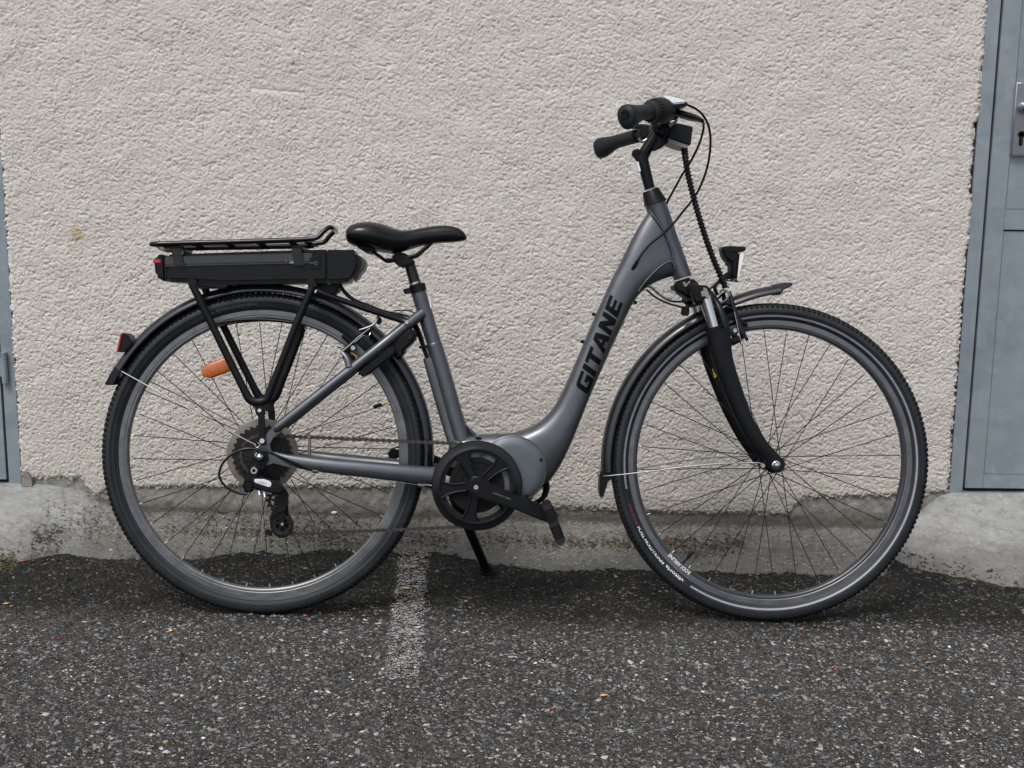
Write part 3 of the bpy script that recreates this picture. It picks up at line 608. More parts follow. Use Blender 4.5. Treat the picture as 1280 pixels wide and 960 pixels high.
# ------------------------------------------------------------------ the bicycle
bike = tag(empty('bicycle', BO, rotm=BM), 'dark grey step-through electric bicycle with rear rack battery standing parallel to the wall', 'bicycle')
RH = np.array([0, 0, HUBH]); FH = np.array([WB, 0, HUBH])
BB = P(596, 607, -.055); BBX = np.array([BB[0], 0, BB[2]])

def xz(px, py, off): p = P(px, py, off); return p
# ---- wheels
def wheel(name, hub, front):
    wh = empty(name, hub, bike)
    b = MB(); prof = [(-.0118, .3105), (-.0150, .3165), (-.0185, .3245), (-.0195, .331), (-.0180, .3385), (-.0135, .3440), (-.007, .3468), (0, .3475), (.007, .3468), (.0135, .3440), (.0180, .3385), (.0195, .331), (.0185, .3245), (.0150, .3165), (.0118, .3105), (.009, .3075), (-.009, .3075)]
    b.ringlathe((0, 0, 0), prof, 180); 
    for s_ in (-1, 1):
        for r0, o0 in ((.3178, .0163), (.3262, .0192), (.3285, .0197)): b.ringlathe((0, 0, 0), [(s_*o0, r0-.0005), (s_*(o0+.0006), r0), (s_*o0, r0+.0005), (s_*(o0-.001), r0)], 180)
    ty = b.build('tyre', 'tyre', wh, ang=60)
    b = MB(); N = 186                                     # tread: side knobs, shoulder knobs and a centre rib of blocks
    for i in range(N):
        a = 2*pi*i/N
        for off, r0, sx, sy, sr, tilt in ((-.0166, .3392, .0056, .0040, .0040, .75), (.0166, .3392, .0056, .0040, .0040, .75), (-.0110, .3444, .0066, .005, .003, .4), (.0110, .3444, .0066, .005, .003, .4), (0, .3468, .0088, .008, .0026, 0)):
            aa = a+(pi/N if off in (-.0095, .0095) else 0)
            R1 = rot('Y', -aa)@rot('Z', tilt*(1 if off < 0 else -1) if off else 0)
            c = rot('Y', -aa)@np.array([r0, off, 0]); b.box(c, (sr, sy, sx), R1)
    b.build('tyre_tread', 'tread', wh, smooth=False)
    def txt(s, rm, h, a_start, m, off=-.0181, bold=.0, nm='lettering', wsc=1.12, par=ty, span=None):
        v, f = textmesh(s, bold); v = v*h*1.38; v[:, 0] *= wsc if span is None else math.radians(span)*rm/v[:, 0].max()
        # reads clockwise seen from the chain side, letter tops pointing outward
        a = a_start-v[:, 0]/rm; r = rm+v[:, 1]-h/2
        o_ = off if np.isscalar(off) else np.interp(r, off[0], off[1])
        vv = np.stack([r*np.cos(a), np.full_like(r, 0)+o_, r*np.sin(a)], -1); o = npmesh(nm, vv, f, m, wh, smooth=False); return a.min()
    sw = ([.3105, .3165, .3245, .331, .3385], [-.0123, -.0155, -.0190, -.0200, -.0185])
    if front:
        b = MB(); pr = [(-.0158, .3166), (-.0178, .3208), (-.0176, .3210), (-.0154, .3167)]
        b.arc((0, 0, 0), [(-.0161, .3172), (-.0184, .3220), (-.0178, .3222), (-.0155, .3174)], math.radians(238), math.radians(360+191), 150); b.build('reflective_ring', 'reflect', wh)
        b = MB(); b.arc((0, 0, 0), [(.0161, .3172), (.0184, .3220), (.0178, .3222), (.0155, .3174)], 0, 2*pi, 150); b.build('reflective_ring', 'reflect', wh)
        txt('vittoria', .3200, .0074, math.radians(234.6), MT['white'], off=sw, bold=.02, span=9.3)
        txt('REVOLUTION TECH', .3200, .0060, math.radians(224.2), MT['white'], off=sw, bold=.015, span=17.6)
        txt('REFLECTIVE', .3200, .0044, math.radians(205.6), MT['redp'], off=sw, bold=.01, span=8.6)
        b = MB(); b.box(rot('Y', -math.radians(234.6))@np.array([.3200, -.0180, 0]), (.006, .0006, .002), rot('Y', -math.radians(234.6))@rot('Y', .6)); b.build('logo_stroke', 'redp', wh)
        txt('RODI AIRLINE', .2980, .0078, math.radians(235), MT['white'], off=-.0124, bold=.02, span=12)
    else:
        txt('vittoria  REVOLUTION TECH', .3235, .0048, math.radians(115), MT['faint'], off=sw, bold=.0, wsc=1.5)
    # rim: polished brake track over a dark well
    trk = [(-.0112, .2995), (-.0120, .3008), (-.0120, .3118), (-.0108, .3128), (-.0100, .3118), (-.0100, .2995)]
    rt = MB(); rt.ringlathe((0, 0, 0), trk, 160); rt.ringlathe((0, 0, 0), [(-o, r) for o, r in trk[::-1]], 160); rt.build('brake_track', 'rim', wh, ang=25)
    b = MB(); b.ringlathe((0, 0, 0), [(-.0110, .2996), (-.0108, .2955), (-.0090, .2925), (-.004, .2912), (.004, .2912), (.0090, .2925), (.0108, .2955), (.0110, .2996), (.0098, .3085), (-.0098, .3085)], 160)
    b.build('rim', 'rim' if not front else 'rimblack', wh, ang=25)
    # hub
    if front: hp = [(-.052, .006), (-.046, .0095), (-.042, .0095), (-.040, .019), (-.037, .0195), (-.035, .012), (-.02, .009), (.02, .009), (.035, .012), (.037, .0195), (.040, .019), (.042, .0095), (.046, .0095), (.052, .006)]; fl = .037
    else: hp = [(-.062, .008), (-.030, .012), (-.022, .022), (-.019, .0225), (-.016, .013), (.02, .012), (.033, .022), (.037, .0225), (.040, .014), (.060, .008)]; fl = .03
    b = MB(); b.lathe((0, 0, 0), hp, 32); b.build('hub', 'black', wh)
    # 36 spokes: four kinds of mesh, shared
    for side in (-1, 1):
        fo = (side*.038 if front else (-.0205 if side < 0 else .035)); fr = .0175 if front else .0205
        for lead in (-1, 1):
            am = math.radians(8*0+88)*lead*(.78 if front else .74)      # flange hole angle relative to the rim hole
            b = MB(); p0 = np.array([fr*math.cos(am), fo+side*.0012*lead, fr*math.sin(am)]); p1 = np.array([.2925, side*.0018, 0])
            b.tube([p0, p0+(p1-p0)*.5, p1], .00092, 6, 1); base = b.build('spoke', 'spoke', wh)
            bn = MB(); d_ = p1-p0; d_ /= np.linalg.norm(d_); bn.tube([p1-d_*.009, p1+d_*.001], .0016, 8, 1); nb = bn.build('nipple', 'nipple', wh)
            for i in range(9):
                a = math.radians(i*40+(0 if side < 0 else 20)+(0 if lead > 0 else 10)+(4 if front else 3))
                for src in (base, nb):
                    o = src if i == 0 else src.copy()
                    if i: COL.objects.link(o); o.parent = wh
                    o.rotation_euler = (0, -a, 0)
    # valve
    pv = P(864, 692, 0)-hub if front else P(470, 508, 0)-hub; va = math.atan2(pv[2], pv[0]); vr = .262
    b = MB(); dr = np.array([math.cos(va), 0, math.sin(va)]); b.tube([dr*.292, dr*.272], .0022, 10, 1); b.build('valve', 'gold' if not front else 'matte', wh)
    b = MB(); b.tube([dr*.275, dr*.272, dr*.258, dr*.2565], [.0035, .0042, .0042, .003], 10, 1); b.build('valve_cap', 'matte', wh)
    return wh
rw = wheel('rear_wheel', RH, False); fw_ = wheel('front_wheel', FH, True)
# amber spoke reflector of the rear wheel, and one small magnet on a spoke
c0 = P(253, 467, -.012)-RH; c1 = P(293, 452, -.012)-RH; b = MB(); ax = (c1-c0)/np.linalg.norm(c1-c0); tt_ = np.linspace(-1, 1, 13); m_ = (c0+c1)/2; hl_ = np.linalg.norm(c1-c0)/2; up_ = np.cross(ax, [0, 1, 0])
b.rings([m_+ax*hl_*t+np.outer(np.cos(np.arange(16)*pi/8)*.0165*max(.25, (1-t**4))**.5, up_)+np.outer(np.sin(np.arange(16)*pi/8)*.005*max(.3, 1-t**4), [0, 1, 0]) for t in tt_])
rfl = b.build('spoke_reflector', 'amber', rw)
b = MB(); b.tube([m_+ax*hl_*.97, m_+ax*hl_*1.03], [.007, .004], 12, 1, flat=.004); b.tube([m_-ax*hl_*.97, m_-ax*hl_*1.03], [.007, .004], 12, 1, flat=.004); b.build('reflector_clip', 'gold', rfl)
b = MB(); q = P(197, 611, -.008)-RH; b.lathe(q, [(-.004, .003), (-.003, .0045), (.003, .0045), (.004, .003)], 12); b.build('spoke_clip', 'grey', rw)

# ---- frame
fr = MB()
# down tube with its swollen head junction and swept belly
fr.lr([(813, 262), (798, 284), (786, 306), (775, 329), (764, 350), (754, 372), (745, 392), (731, 425), (711, 472), (699, 497), (688, 514), (673, 528), (657, 536), (640, 541), (615, 542), (594, 543)],
      [(851, 343), (838, 346), (822, 352), (808, 360), (796, 372), (787, 387), (778, 406), (762, 440), (742, 485), (734, 504), (727, 522), (716, 549), (708, 567), (697, 587), (680, 608), (655, 625)],
      [.021, .025, .027, .028, .028, .028, .028, .028, .029, .030, .032, .036, .038, .039, .040, .040], e=2.6, n=40)
fr.lr([(566, 545), (562, 552), (560, 566), (560, 580)], [(625, 546), (622, 556), (620, 590), (618, 610)], [.016, .028, .034, .034], e=2.4, n=28)
# head tube
fr.lr([(806.5, 259), (811, 271), (827, 312), (842, 350)], [(832, 251), (836, 262), (850, 303), (864, 343)], [.0225, .0215, .0215, .023], n=32)
fr.lr([(841, 347), (842.5, 351)], [(863.4, 340), (865, 344)], [.0245, .0245], n=32, sm=1)
# seat tube: slim upper part, stepped sleeve, flattened lower part with rear fin
fr.lr([(514, 368), (523, 397), (534, 432)], [(532, 362), (541, 391), (551.5, 428)], [.0168, .0168, .0168], n=28)
fr.lr([(532.5, 432), (533, 434), (543, 468), (556, 515), (566, 552)], [(551.5, 427), (552.5, 429), (564, 466), (578, 515), (590, 552)], [.0175, .0195, .0195, .021, .024], n=28)
fr.lr([(530, 450), (529.5, 452), (541, 493), (552, 530), (560, 556)], [(546, 447), (548, 449), (560, 490), (571, 526), (580, 552)], [.009, .0115, .012, .013, .016], e=3, n=24)
fr.lr([(583, 534), (586, 540), (588, 545)], [(577, 524), (596, 542), (610, 543)], [.008, .012, .014], n=16)
# seat stays, chain stays, dropouts
for s in (-1, 1):
    st_ = [P(528, 391, s*.012), P(500, 413, s*.036), P(470, 437, s*.052), P(400, 492, s*.064), P(352, 530, s*.068), P(342, 537, s*.068)]
    if s > 0: st_ = [np.array([q[0], -q[1], q[2]]) for q in [P(528, 391, -.012), P(500, 413, -.036), P(470, 437, -.052), P(400, 492, -.064), P(352, 530, -.068), P(342, 537, -.068)]]
    fr.tube(st_, [.0115, .0112, .0108, .0105, .0108, .0075], 18, 6)
    cs = [P(343, 566, -.066), P(352, 571, -.066), P(372, 577, -.066), P(410, 582, -.064), P(470, 588, -.058), P(520, 593, -.05), P(556, 596, -.038)]
    if s > 0: cs = [np.array([q[0], -q[1], q[2]]) for q in cs]
    fr.tube(cs, [.004, .008, .0135, .0158, .0178, .019, .019], 20, 6, flat=[.004, .006, .009, .0125, .0135, .0135, .013])
fr.tube([P(500, 413, -.036), [P(500, 413, 0)[0], 0, P(500, 413, 0)[2]], P(500, 413, -.036)*[1, -1, 1]], .007, 12, 4)
def weld(pts, r=.0024):
    q = crs(np.array([P(*p) for p in pts]), 14); n = len(q); rr = r*(1+.22*np.sin(np.arange(n)*1.9)); fr.tube(q, list(rr), 8, 1)
frame = fr.build('frame', 'frame', bike, ang=50)
fr = MB(); weld([(812, 264, -.019), (818, 271, -.0235), (828, 285, -.0262), (835, 300, -.0262), (840, 313, -.0255), (841.5, 322, -.0245)]); fr.build('weld_bead', 'frame', frame, ang=60); fr = MB(); weld([(798, 364, -.0235), (806, 353, -.0262), (818, 340, -.0275), (830, 330, -.0275), (838, 327, -.026), (843, 331, -.0245), (844, 336, -.0235)], .002)
fr.build('weld_bead', 'frame', frame, ang=60); fr = MB(); weld([(521, 386, -.0152), (525, 385, -.0165), (528, 388, -.0167), (529, 393, -.0165), (527, 398, -.0150)], .0014); fr.build('weld_bead', 'frame', frame, ang=60)
for q in ((742, 393), (728, 427), (777, 405), (794, 378)):
    b = MB(); p = P(*q); b.box(p, (.009, .008, .008), rot('Y', .4), bev=.002); b.build('bottle_screw' if q[0] != 794 else 'cable_guide', 'black', frame)
# rack/seat clamp, sticker, caps
b = MB(); b.lr([(511, 358), (514, 368.5)], [(531, 353), (533.5, 362)], [.0185, .0185], n=32, sm=1); b.prism([(504, 361.5), (514, 359.5), (515.5, 366), (507, 368), (504.5, 366)], -.007, .007, .001, tref=0); b.bolt(P(506.5, 363.5, -.009), .0035, -.009, .0); b.build('seat_clamp', 'black', bike)
b = MB(); b.lr([(505.5, 332), (511, 352), (514, 362)], [(518.5, 329), (525, 349), (528, 360)], [.0132]*3, n=28); sp_ = b.build('seatpost', 'post', bike)
b = MB(); b.lr([(511.2, 355.6), (511.8, 358)], [(525.2, 350.6), (525.8, 353)], [.0142]*2, n=28, sm=1); b.build('seatpost_shim', 'steel', bike)
b = MB(); q0, q1 = P(538, 372, 0), P(541, 385, 0); b.tube([q0+[-.003, 0, 0], (q0+q1)/2+[-.0025, 0, 0], q1+[-.004, 0, 0]], .004, 10, 3, flat=.008); b.build('sticker', 'silver', frame)
b = MB(); q0, q1, q2 = P(844, 285, 0), P(848, 293, 0), P(851, 302, 0); b.tube([q0+[-.005, 0, 0], q1+[-.0025, 0, 0], q2+[-.005, 0, 0]], .005, 10, 4, flat=.009); b.build('head_badge', 'silver', frame)
b = MB(); b.lr([(803, 241.5), (803.5, 243), (805.5, 258.5)], [(822, 234), (824, 235.5), (833.5, 250)], [.0155, .017, .0245], n=36, sm=1); b.build('headset_cap', 'black', bike)

# brand lettering on the down tube: heavy slanted capitals following the tube's round side
T = .30
LET = {'G': [[(0.18, 0), (.95, 0), (.95, .56), (.5, .56), (.5, .36), (.64, .36), (.64, .22), (.36, .22), (.30, .28), (.30, .72), (.36, .78), (.95, .78), (.95, 1), (.18, 1), (.05, .93), (0, .8), (0, .2), (.05, .07)]],
 'I': [[(0, 0), (.32, 0), (.32, 1), (0, 1)]], 'T': [[(.30, 0), (.62, 0), (.62, .76), (.92, .76), (.92, 1), (0, 1), (0, .76), (.30, .76)]],
 'A': [[(0, 0), (.30, 0), (.37, .18), (.68, .18), (.72, 0), (1.04, 0), (.76, 1), (.34, 1)], [(.44, .38), (.54, .72), (.62, .38)]],
 'N': [[(0, 0), (.29, 0), (.29, .52), (.62, 0), (.94, 0), (.94, 1), (.65, 1), (.65, .48), (.32, 1), (0, 1)]],
 'E': [[(0, 0), (.86, 0), (.86, .22), (.31, .22), (.31, .4), (.80, .4), (.80, .6), (.31, .6), (.31, .78), (.86, .78), (.86, 1), (0, 1)]]}
DL, DR = [(764, 350), (754, 372), (745, 392), (731, 425), (711, 472), (699, 497), (688, 514), (673, 528)], [(796, 372), (787, 387), (778, 406), (762, 440), (742, 485), (734, 504), (727, 522), (716, 549)]; DB = [.028, .028, .028, .028, .029, .030, .032, .036]
DB_ = crs(np.array([[b_, 0, 0] for b_ in DB]), 8)[:, 0]; A_ = crs(np.array([P(*p) for p in DL]), 8); B_ = crs(np.array([P(*p) for p in DR]), 8)
g0, g1 = P(727, 488, -.028), P(771, 373, -.028); axl = (g1-g0); total = np.linalg.norm(axl); axl /= total; perp = np.array([-axl[2], 0, axl[0]])
adv = {'G': 1.06, 'I': .42, 'T': .97, 'A': 1.1, 'N': 1.06, 'E': .9}; tw = sum(adv[c] for c in 'GITANE')
def tube_off(p):
    d = (A_+B_)/2-p; i = np.argmin((d[:, [0, 2]]**2).sum(1)); c = (A_[i]+B_[i])/2; h = B_[i]-A_[i]; hl = np.linalg.norm(h)/2; u = h/(2*hl)
    s_ = min(.97, abs((p-c)@u)/hl); return -DB_[i]*(1-s_**2.6)**(1/2.6)-.0009
xx = 0; HL = .0325; wall_sx = total/tw
for ch in 'GITANE':
    v, f = polymesh(LET[ch], 3); x = (xx+v[:, 0])*wall_sx+(v[:, 1]-.5)*HL*.28; pts = g0+np.outer(x, axl)+np.outer((v[:, 1]-.5)*HL, perp); pts[:, 1] = [tube_off(p) for p in pts]
    npmesh('letter_'+ch.lower(), pts, f, 'decal', frame, smooth=False); xx += adv[ch]

# ---- motor, chain set
mo = MB(); mc = P(641, 587, -.042); mo.lathe((mc[0], 0, mc[2]), [(.040, .066), (.044, .060), (-.030, .070), (-.036, .0725), (-.0395, .0725), (-.0405, .069), (-.0425, .067), (-.046, .058), (-.047, .05)], 56); mot = mo.build('motor', 'motor', bike, ang=30)
b = MB(); b.ringlathe((mc[0], 0, mc[2]), [(-.0398, .0705), (-.0412, .0718), (-.0405, .0733), (-.0385, .0733)], 64); b.build('cover_seam', 'frame', mot)
for a_ in (20, -62): b = MB(); b.bolt((mc[0]+.064*math.cos(math.radians(a_)), 0, mc[2]+.064*math.sin(math.radians(a_))), .0035, -.0455, -.040); b.build('cover_screw', 'matte', mot)
b = MB(); b.lathe((BB[0], 0, BB[2]), [(.055, .03), (.05, .048), (-.030, .058), (-.044, .0600), (-.0482, .0595), (-.0484, .050), (-.0474, .049), (-.0474, .042), (-.0490, .041), (-.0490, .034), (-.0478, .033), (-.0495, .018)], 48); b.prism([(620, 628), (640, 634), (662, 628), (672, 615), (660, 600), (615, 600), (600, 612), (604, 626)], -.03, .03, .006); b.build('motor_shell', 'matte', bike)
for i in range(3):
    b = MB(); b.tube([P(683-2*i, 600+i, -.012+.01*i), P(685-i*2, 610, -.014+.01*i), P(680-i, 622, -.012+.01*i), P(668, 630-i, -.006+.01*i), P(655, 632, 0)], .004, 8, 5); b.build('cable', 'matte', bike)
b = MB(); b.prism([(594, 546), (602, 546.5), (602, 550), (595, 550)], -.044, -.034, .001); b.build('frame_plug', 'black', frame)
cr = empty('crankset', (0, 0, 0), bike)
b = MB(); nT = 42; rt_ = .088; out = []
for i in range(nT*4):
    a = 2*pi*i/(nT*4); r_ = rt_+(.0032 if i % 4 in (1, 2) else -.0028); out.append((BB[0]+r_*math.cos(a), 0, BB[2]+r_*math.sin(a)))
b.rings([np.array([[BB[0]+q_*math.cos(2*pi*i_/168), o_, BB[2]+q_*math.sin(2*pi*i_/168)] for q_, o_ in ((.070, -.0535), (rr2, -.0535), (rr2, -.0505), (.070, -.0505))]) for i_ in range(168) for rr2 in [rt_+(.0032 if i_ % 4 in (1, 2) else -.0028)]], closed=True); b.build('chainring', 'cog', cr, smooth=False)
b = MB(); b.ringlathe((BB[0], 0, BB[2]), [(-.058, .0775), (-.0605, .0785), (-.0610, .081), (-.0590, .0860), (-.0585, .0945), (-.056, .0965), (-.054, .0965), (-.0555, .0860), (-.0555, .0775)], 96); b.build('chain_guard', 'gloss', cr, ang=25)
b = MB(); b.ringlathe((BB[0], 0, BB[2]), [(-.0612, .0775), (-.0624, .0787), (-.0612, .0800), (-.060, .0787)], 96); b.build('guard_highlight', 'fender', cr)  # thin brighter ring added to stand for the highlight on the guard's inner edge
sb = MB()
for k_ in range(5):
    a = math.radians(-29+72*k_); u = np.array([math.cos(a), 0, math.sin(a)]); t_v = np.array([-math.sin(a), 0, math.cos(a)]); c = np.array([BB[0], 0, BB[2]])
    q = [c+u*r+t_v*w_ for r, w_ in ((.012, .009), (.035, .0075), (.060, .010), (.0785, .017), (.0785, -.017), (.060, -.010), (.035, -.0075), (.012, -.009))]
    sb.prism([tuple(p) for p in q], -.0575, -.0535, .0012, local=True)
    for s in (-1, 1): sb.tube([c+u*.024+t_v*s*.008+[0, -.0580, 0], c+u*.045+t_v*s*.0085+[0, -.0585, 0], c+u*.062+t_v*s*.0115+[0, -.0585, 0], c+u*.079+t_v*s*.019+[0, -.0585, 0]], .0024, 8, 4)
sb.lathe((BB[0], 0, BB[2]), [(-.050, .022), (-.060, .021), (-.063, .017), (-.063, .01)], 36); sb.build('spider', 'black', cr, ang=30)
def crank(name, ca, cb, o0, o1, m='black'):
    c = MB(); d = cb-ca; ln = np.linalg.norm(d); d = d/ln; n_ = np.array([-d[2], 0, d[0]])
    up = []; lo = []
    for t, wd in ((-.02/ln*1, .010), (-.008/ln, .0175), (.10, .0195), (.25, .0175), (.5, .0150), (.8, .0155), (.97, .0155)): up.append(ca+d*ln*t+n_*wd); lo.append(ca+d*ln*t-n_*wd)
    q = up+[ca+d*(ln+.008)+n_*.013, ca+d*(ln+.013)+n_*.004, ca+d*(ln+.013)-n_*.004, ca+d*(ln+.008)-n_*.013]+lo[::-1]
    c.prism([tuple(p) for p in q], o0, o1, .0035, seg=3, local=True); return c.build(name, m, cr, ang=30)
ca = P(595, 608.6, -.080); cb = P(690, 646, -.088); ca[1] = cb[1] = 0
arm = crank('crank_arm', ca, cb, -.0860, -.0700)
b = MB(); b.bolt((ca[0], 0, ca[2]), .0062, -.0885, -.085); b.build('crank_bolt', 'steel', cr)
b = MB(); b.ringlathe((ca[0], 0, ca[2]), [(-.0862, .0075), (-.0872, .0085), (-.0872, .0125), (-.0860, .0130)], 32); b.build('crank_washer', 'matte', cr)
v, f = textmesh('SHIMANO STEPS', 0); v *= .0042*1.3; dd = (cb-ca)/np.linalg.norm(cb-ca); nn_ = np.array([-dd[2], 0, dd[0]]); pts = ca+dd*.038+np.outer(v[:, 0], dd)+np.outer(v[:, 1]+.0005, nn_); pts[:, 1] = -.0864; npmesh('lettering', pts, f, 'faint', arm, smooth=False)
cf = 2*BBX*[1, 0, 1]-cb; crank('crank_arm', BBX*[1, 0, 1], cf, .070, .086)
def pedal(c, d, side, refl):
    """c: axle centre at the crank end; d: direction of the tread surface"""
    pe = empty('pedal', (0, 0, 0), bike); n_ = np.array([-d[2], 0, d[0]])
    Rm = np.column_stack([d, [0, 1, 0], n_]); y0 = side*.096; y1 = side*.190; ym = (y0+y1)/2
    b = MB(); b.tube([c+[0, side*.070, 0], c+[0, side*.100, 0]], .006, 12, 1); b.build('pedal_axle', 'steel', pe)
    b = MB()
    for t in (-.036, .036): b.box(c+d*t+[0, ym, 0], (.010, abs(y1-y0), .020), Rm, bev=.003)
    for yy in (y0+side*.006, y1-side*.006): b.box(c+[0, yy, 0], (.078, .012, .0205), Rm, bev=.004)
    b.lathe(c+[0, y0, 0], [(0, .012), (side*.092, .010)], 20); b.build('pedal_cage', 'matte', pe)
    b = MB()
    for t in (-.0195, 0, .0195): b.box(c+d*t*1.9+[0, y1-side*.0005, 0], (.012, .004, .017), Rm, bev=.0015)
    for t in (-.020, .020): b.box(c+d*t+[0, ym, 0], (.022, abs(y1-y0)*.8, .022), Rm, bev=.003)
    b.build('pedal_pad', 'rubber', pe)
    if refl:
        b = MB()
        for t in (-.0415, .0415): b.box(c+d*t+[0, ym, 0], (.002, .045, .012), Rm, bev=.0008)
        b.build('pedal_reflector', 'amber', pe)
pd = P(697, 682, -.14)-P(681, 640, -.14); pd[1] = 0; pd /= np.linalg.norm(pd)
pedal(np.array([cb[0]-.001, 0, cb[2]-.002]), pd, -1, False)
pf = P(497, 550, .14)-P(503, 572, .14); pf[1] = 0; pf /= np.linalg.norm(pf); pf = np.array([.94, 0, .34]); pedal(np.array([cf[0], 0, cf[2]]), pf, 1, True)

# ---- cassette, disc, derailleur, chain
b = MB(); b.ringlathe((0, 0, HUBH), [(-.0255, .030), (-.0270, .050), (-.0275, .0745), (-.0262, .0775), (-.0250, .0745), (-.0245, .050), (-.0235, .030)], 72); b.build('spoke_guard', 'guard', bike)
cas = empty('cassette', (0, 0, 0), bike)
for i, (r_, o) in enumerate(((.0625, -.0315), (.0545, -.0365), (.048, -.0408), (.0425, -.045), (.0375, -.049), (.033, -.053), (.029, -.057), (.025, -.061))):
    n_ = int(r_*2*pi/.0127); q = []
    for j in range(n_*4): a = 2*pi*j/(n_*4)+i*.1; rr_ = r_+(.0026 if j % 4 in (1, 2) else -.0022); q.append((rr_*math.cos(a), 0, HUBH+rr_*math.sin(a)))
    b = MB(); b.prism(q, o-.0009, o+.0009, 0, local=True); 
    if i < 3:
        for j in range(9): a = j*2*pi/9+i; b.lathe((.82*r_*math.cos(a), 0, HUBH+.82*r_*math.sin(a)), [(o-.0008, .0018), (o-.0022, .0016)], 8)
    b.build('sprocket', 'cog', cas, smooth=False)
b = MB(); b.lathe((0, 0, HUBH), [(-.030, .020), (-.063, .019), (-.066, .015), (-.066, .008)], 24); b.build('lockring', 'cog', cas)
dr = MB()                                                # dropout plates, near and far
q = [(336, 538), (346, 531), (352, 534), (350, 541), (342, 547), (337, 556), (339, 563), (346, 568), (368, 574), (372, 586), (356, 583), (342, 579), (331, 583), (322, 581), (318, 573), (322, 562), (327, 556), (331, 546)]
dr.prism(q, -.0700, -.0645, .0012); dm = MB(); dm.prism(q, -.0700, -.0645, .0012); dr_o = dr.build('dropout', 'frame', frame); mirror_obj(dr_o)
b = MB(); b.prism([(317, 572), (322, 562), (333, 563), (336, 574), (331, 585), (323, 597), (316, 599), (311, 592), (315, 583)], -.0745, -.0702, .0015); b.build('derailleur_hanger', 'matte', bike)
b = MB(); ac = P(325, 571, -.078); b.lathe((ac[0], 0, ac[2]), [(-.071, .012), (-.074, .0118), (-.0742, .0085), (-.079, .0085), (-.084, .0075), (-.087, .0045), (-.088, .0005)], 20); b.build('axle_nut', 'chrome', bike)
b = MB(); b.lathe((0, 0, HUBH), [(.071, .012), (.074, .0118), (.0742, .0085), (.079, .0085), (.084, .0075), (.087, .0045)], 20); b.build('axle_nut', 'chrome', bike)
de = empty('derailleur', (0, 0, 0), bike)
b = MB(); q = P(318, 588, -.084); b.bolt(q, .0085, -.0905, -.076); b.build('pivot_bolt', 'steel', de)
b = MB(); b.prism([(310, 583), (322, 581), (326, 588), (322, 597), (316, 600), (314, 612), (306, 616), (303, 608), (305, 600), (309, 594)], -.088, -.074, .003, seg=3); b.prism([(304, 602), (316, 601), (318, 612), (311, 618), (304, 613)], -.092, -.074, .004, seg=3)
b.prism([(312, 600), (316, 597.5), (330, 597), (344, 601), (354, 608), (356, 614), (350, 618), (340, 617), (325, 613), (316, 611)], -.098, -.08, .004, seg=3); b.build('derailleur_body', 'black', de, ang=45)
b = MB(); b.prism([(317, 600), (319.5, 598.7), (330, 599), (337, 601.5), (339.5, 604.5), (338.5, 608), (336.5, 609.3), (328, 606.5), (318.5, 603.3)], -.1000, -.0975, .0012); pl_ = b.build('name_plate', 'silver', de)
v, f = textmesh('ACERA', .0); v *= .0038*1.3; d_ = P(337, 605.5, -.1)-P(321, 601.5, -.1); d_[1] = 0; d_ /= np.linalg.norm(d_); nn_ = np.array([-d_[2], 0, d_[0]]); o_ = P(322.5, 603.2, -.1003); pts = o_+np.outer(v[:, 0]*1.2, d_)+np.outer(v[:, 1], nn_); pts[:, 1] = -.1004; npmesh('lettering', pts, f, 'faint', pl_, smooth=False)
b = MB()
for q in ((324.5, 616.5), (331, 619)): p = P(*q, -.088); b.lathe(p, [(-.005, .0036), (.005, .0036)], 10, ax=(.2, -.3, -.9))
b.build('limit_screw', 'chrome', de)
b = MB(); b.prism([(349, 612), (356, 609), (359.5, 616), (359, 628), (357, 637), (352, 643), (345, 646), (338, 652), (336.5, 648), (340, 640), (344, 632), (346, 624)], -.0745, -.0722, .0008)
b.arc(P(353, 655, -.0733)*[1, 0, 1], [(-.0745, .0222), (-.0745, .0262), (-.0722, .0262), (-.0722, .0222)], math.radians(95), math.radians(345), 40)
b.prism([(334, 661), (340, 664), (341, 671), (331.5, 668), (331.5, 665.5)], -.0745, -.0722, .0006)
b.prism([(348, 640), (354, 638), (356, 650), (356, 656), (350, 658), (348, 652)], -.0745, -.0722, .0006)
b.prism([(356, 609), (361, 618), (360, 630), (361, 642), (367, 653), (366, 663), (359, 671), (350, 673), (342, 668), (346, 640), (350, 620)], -.0575, -.0555, .0006)
b.build('cage_plate', 'black', de)
jc = P(353, 655, -.066); uc = P(346, 626, -.066)
for c, r_ in ((jc, .0215), (uc, .0205)):
    b = MB(); cc = np.array([c[0], 0, c[2]])
    prof = []; N_ = 88; R_ = []
    for j in range(N_):
        a_ = 2*pi*j/N_; ro = r_+(.0028 if j % 8 in (2, 3, 4, 5) else -.0018); R_.append(cc+np.array([[r__*math.cos(a_), o_, r__*math.sin(a_)] for o_, r__ in ((-.069, r_-.0075), (-.069, ro), (-.0635, ro), (-.0635, r_-.0075))]))
    b.rings(R_, closed=True); b.lathe(cc, [(-.0700, .0062), (-.0630, .0062)], 20)
    for j in range(5): a_ = 2*pi*j/5+.4; u_r = np.array([math.cos(a_), 0, math.sin(a_)]); b.box(cc+u_r*(r_-.0075+.0062)/2+[0, -.0662, 0], (r_-.0075-.0062+.003, .004, .0042), rot('Y', -a_))
    b.build('jockey_wheel', 'cog', de, smooth=False)
b = MB(); q = P(353, 655, -.0745); b.bolt(q, .0036, -.0775, -.074); b.build('pulley_bolt', 'chrome', de)
b = MB(); b.prism([(362, 618), (368, 620), (368, 628), (361, 628)], -.068, -.062, .001); b.build('cage_tab', 'grey', de)
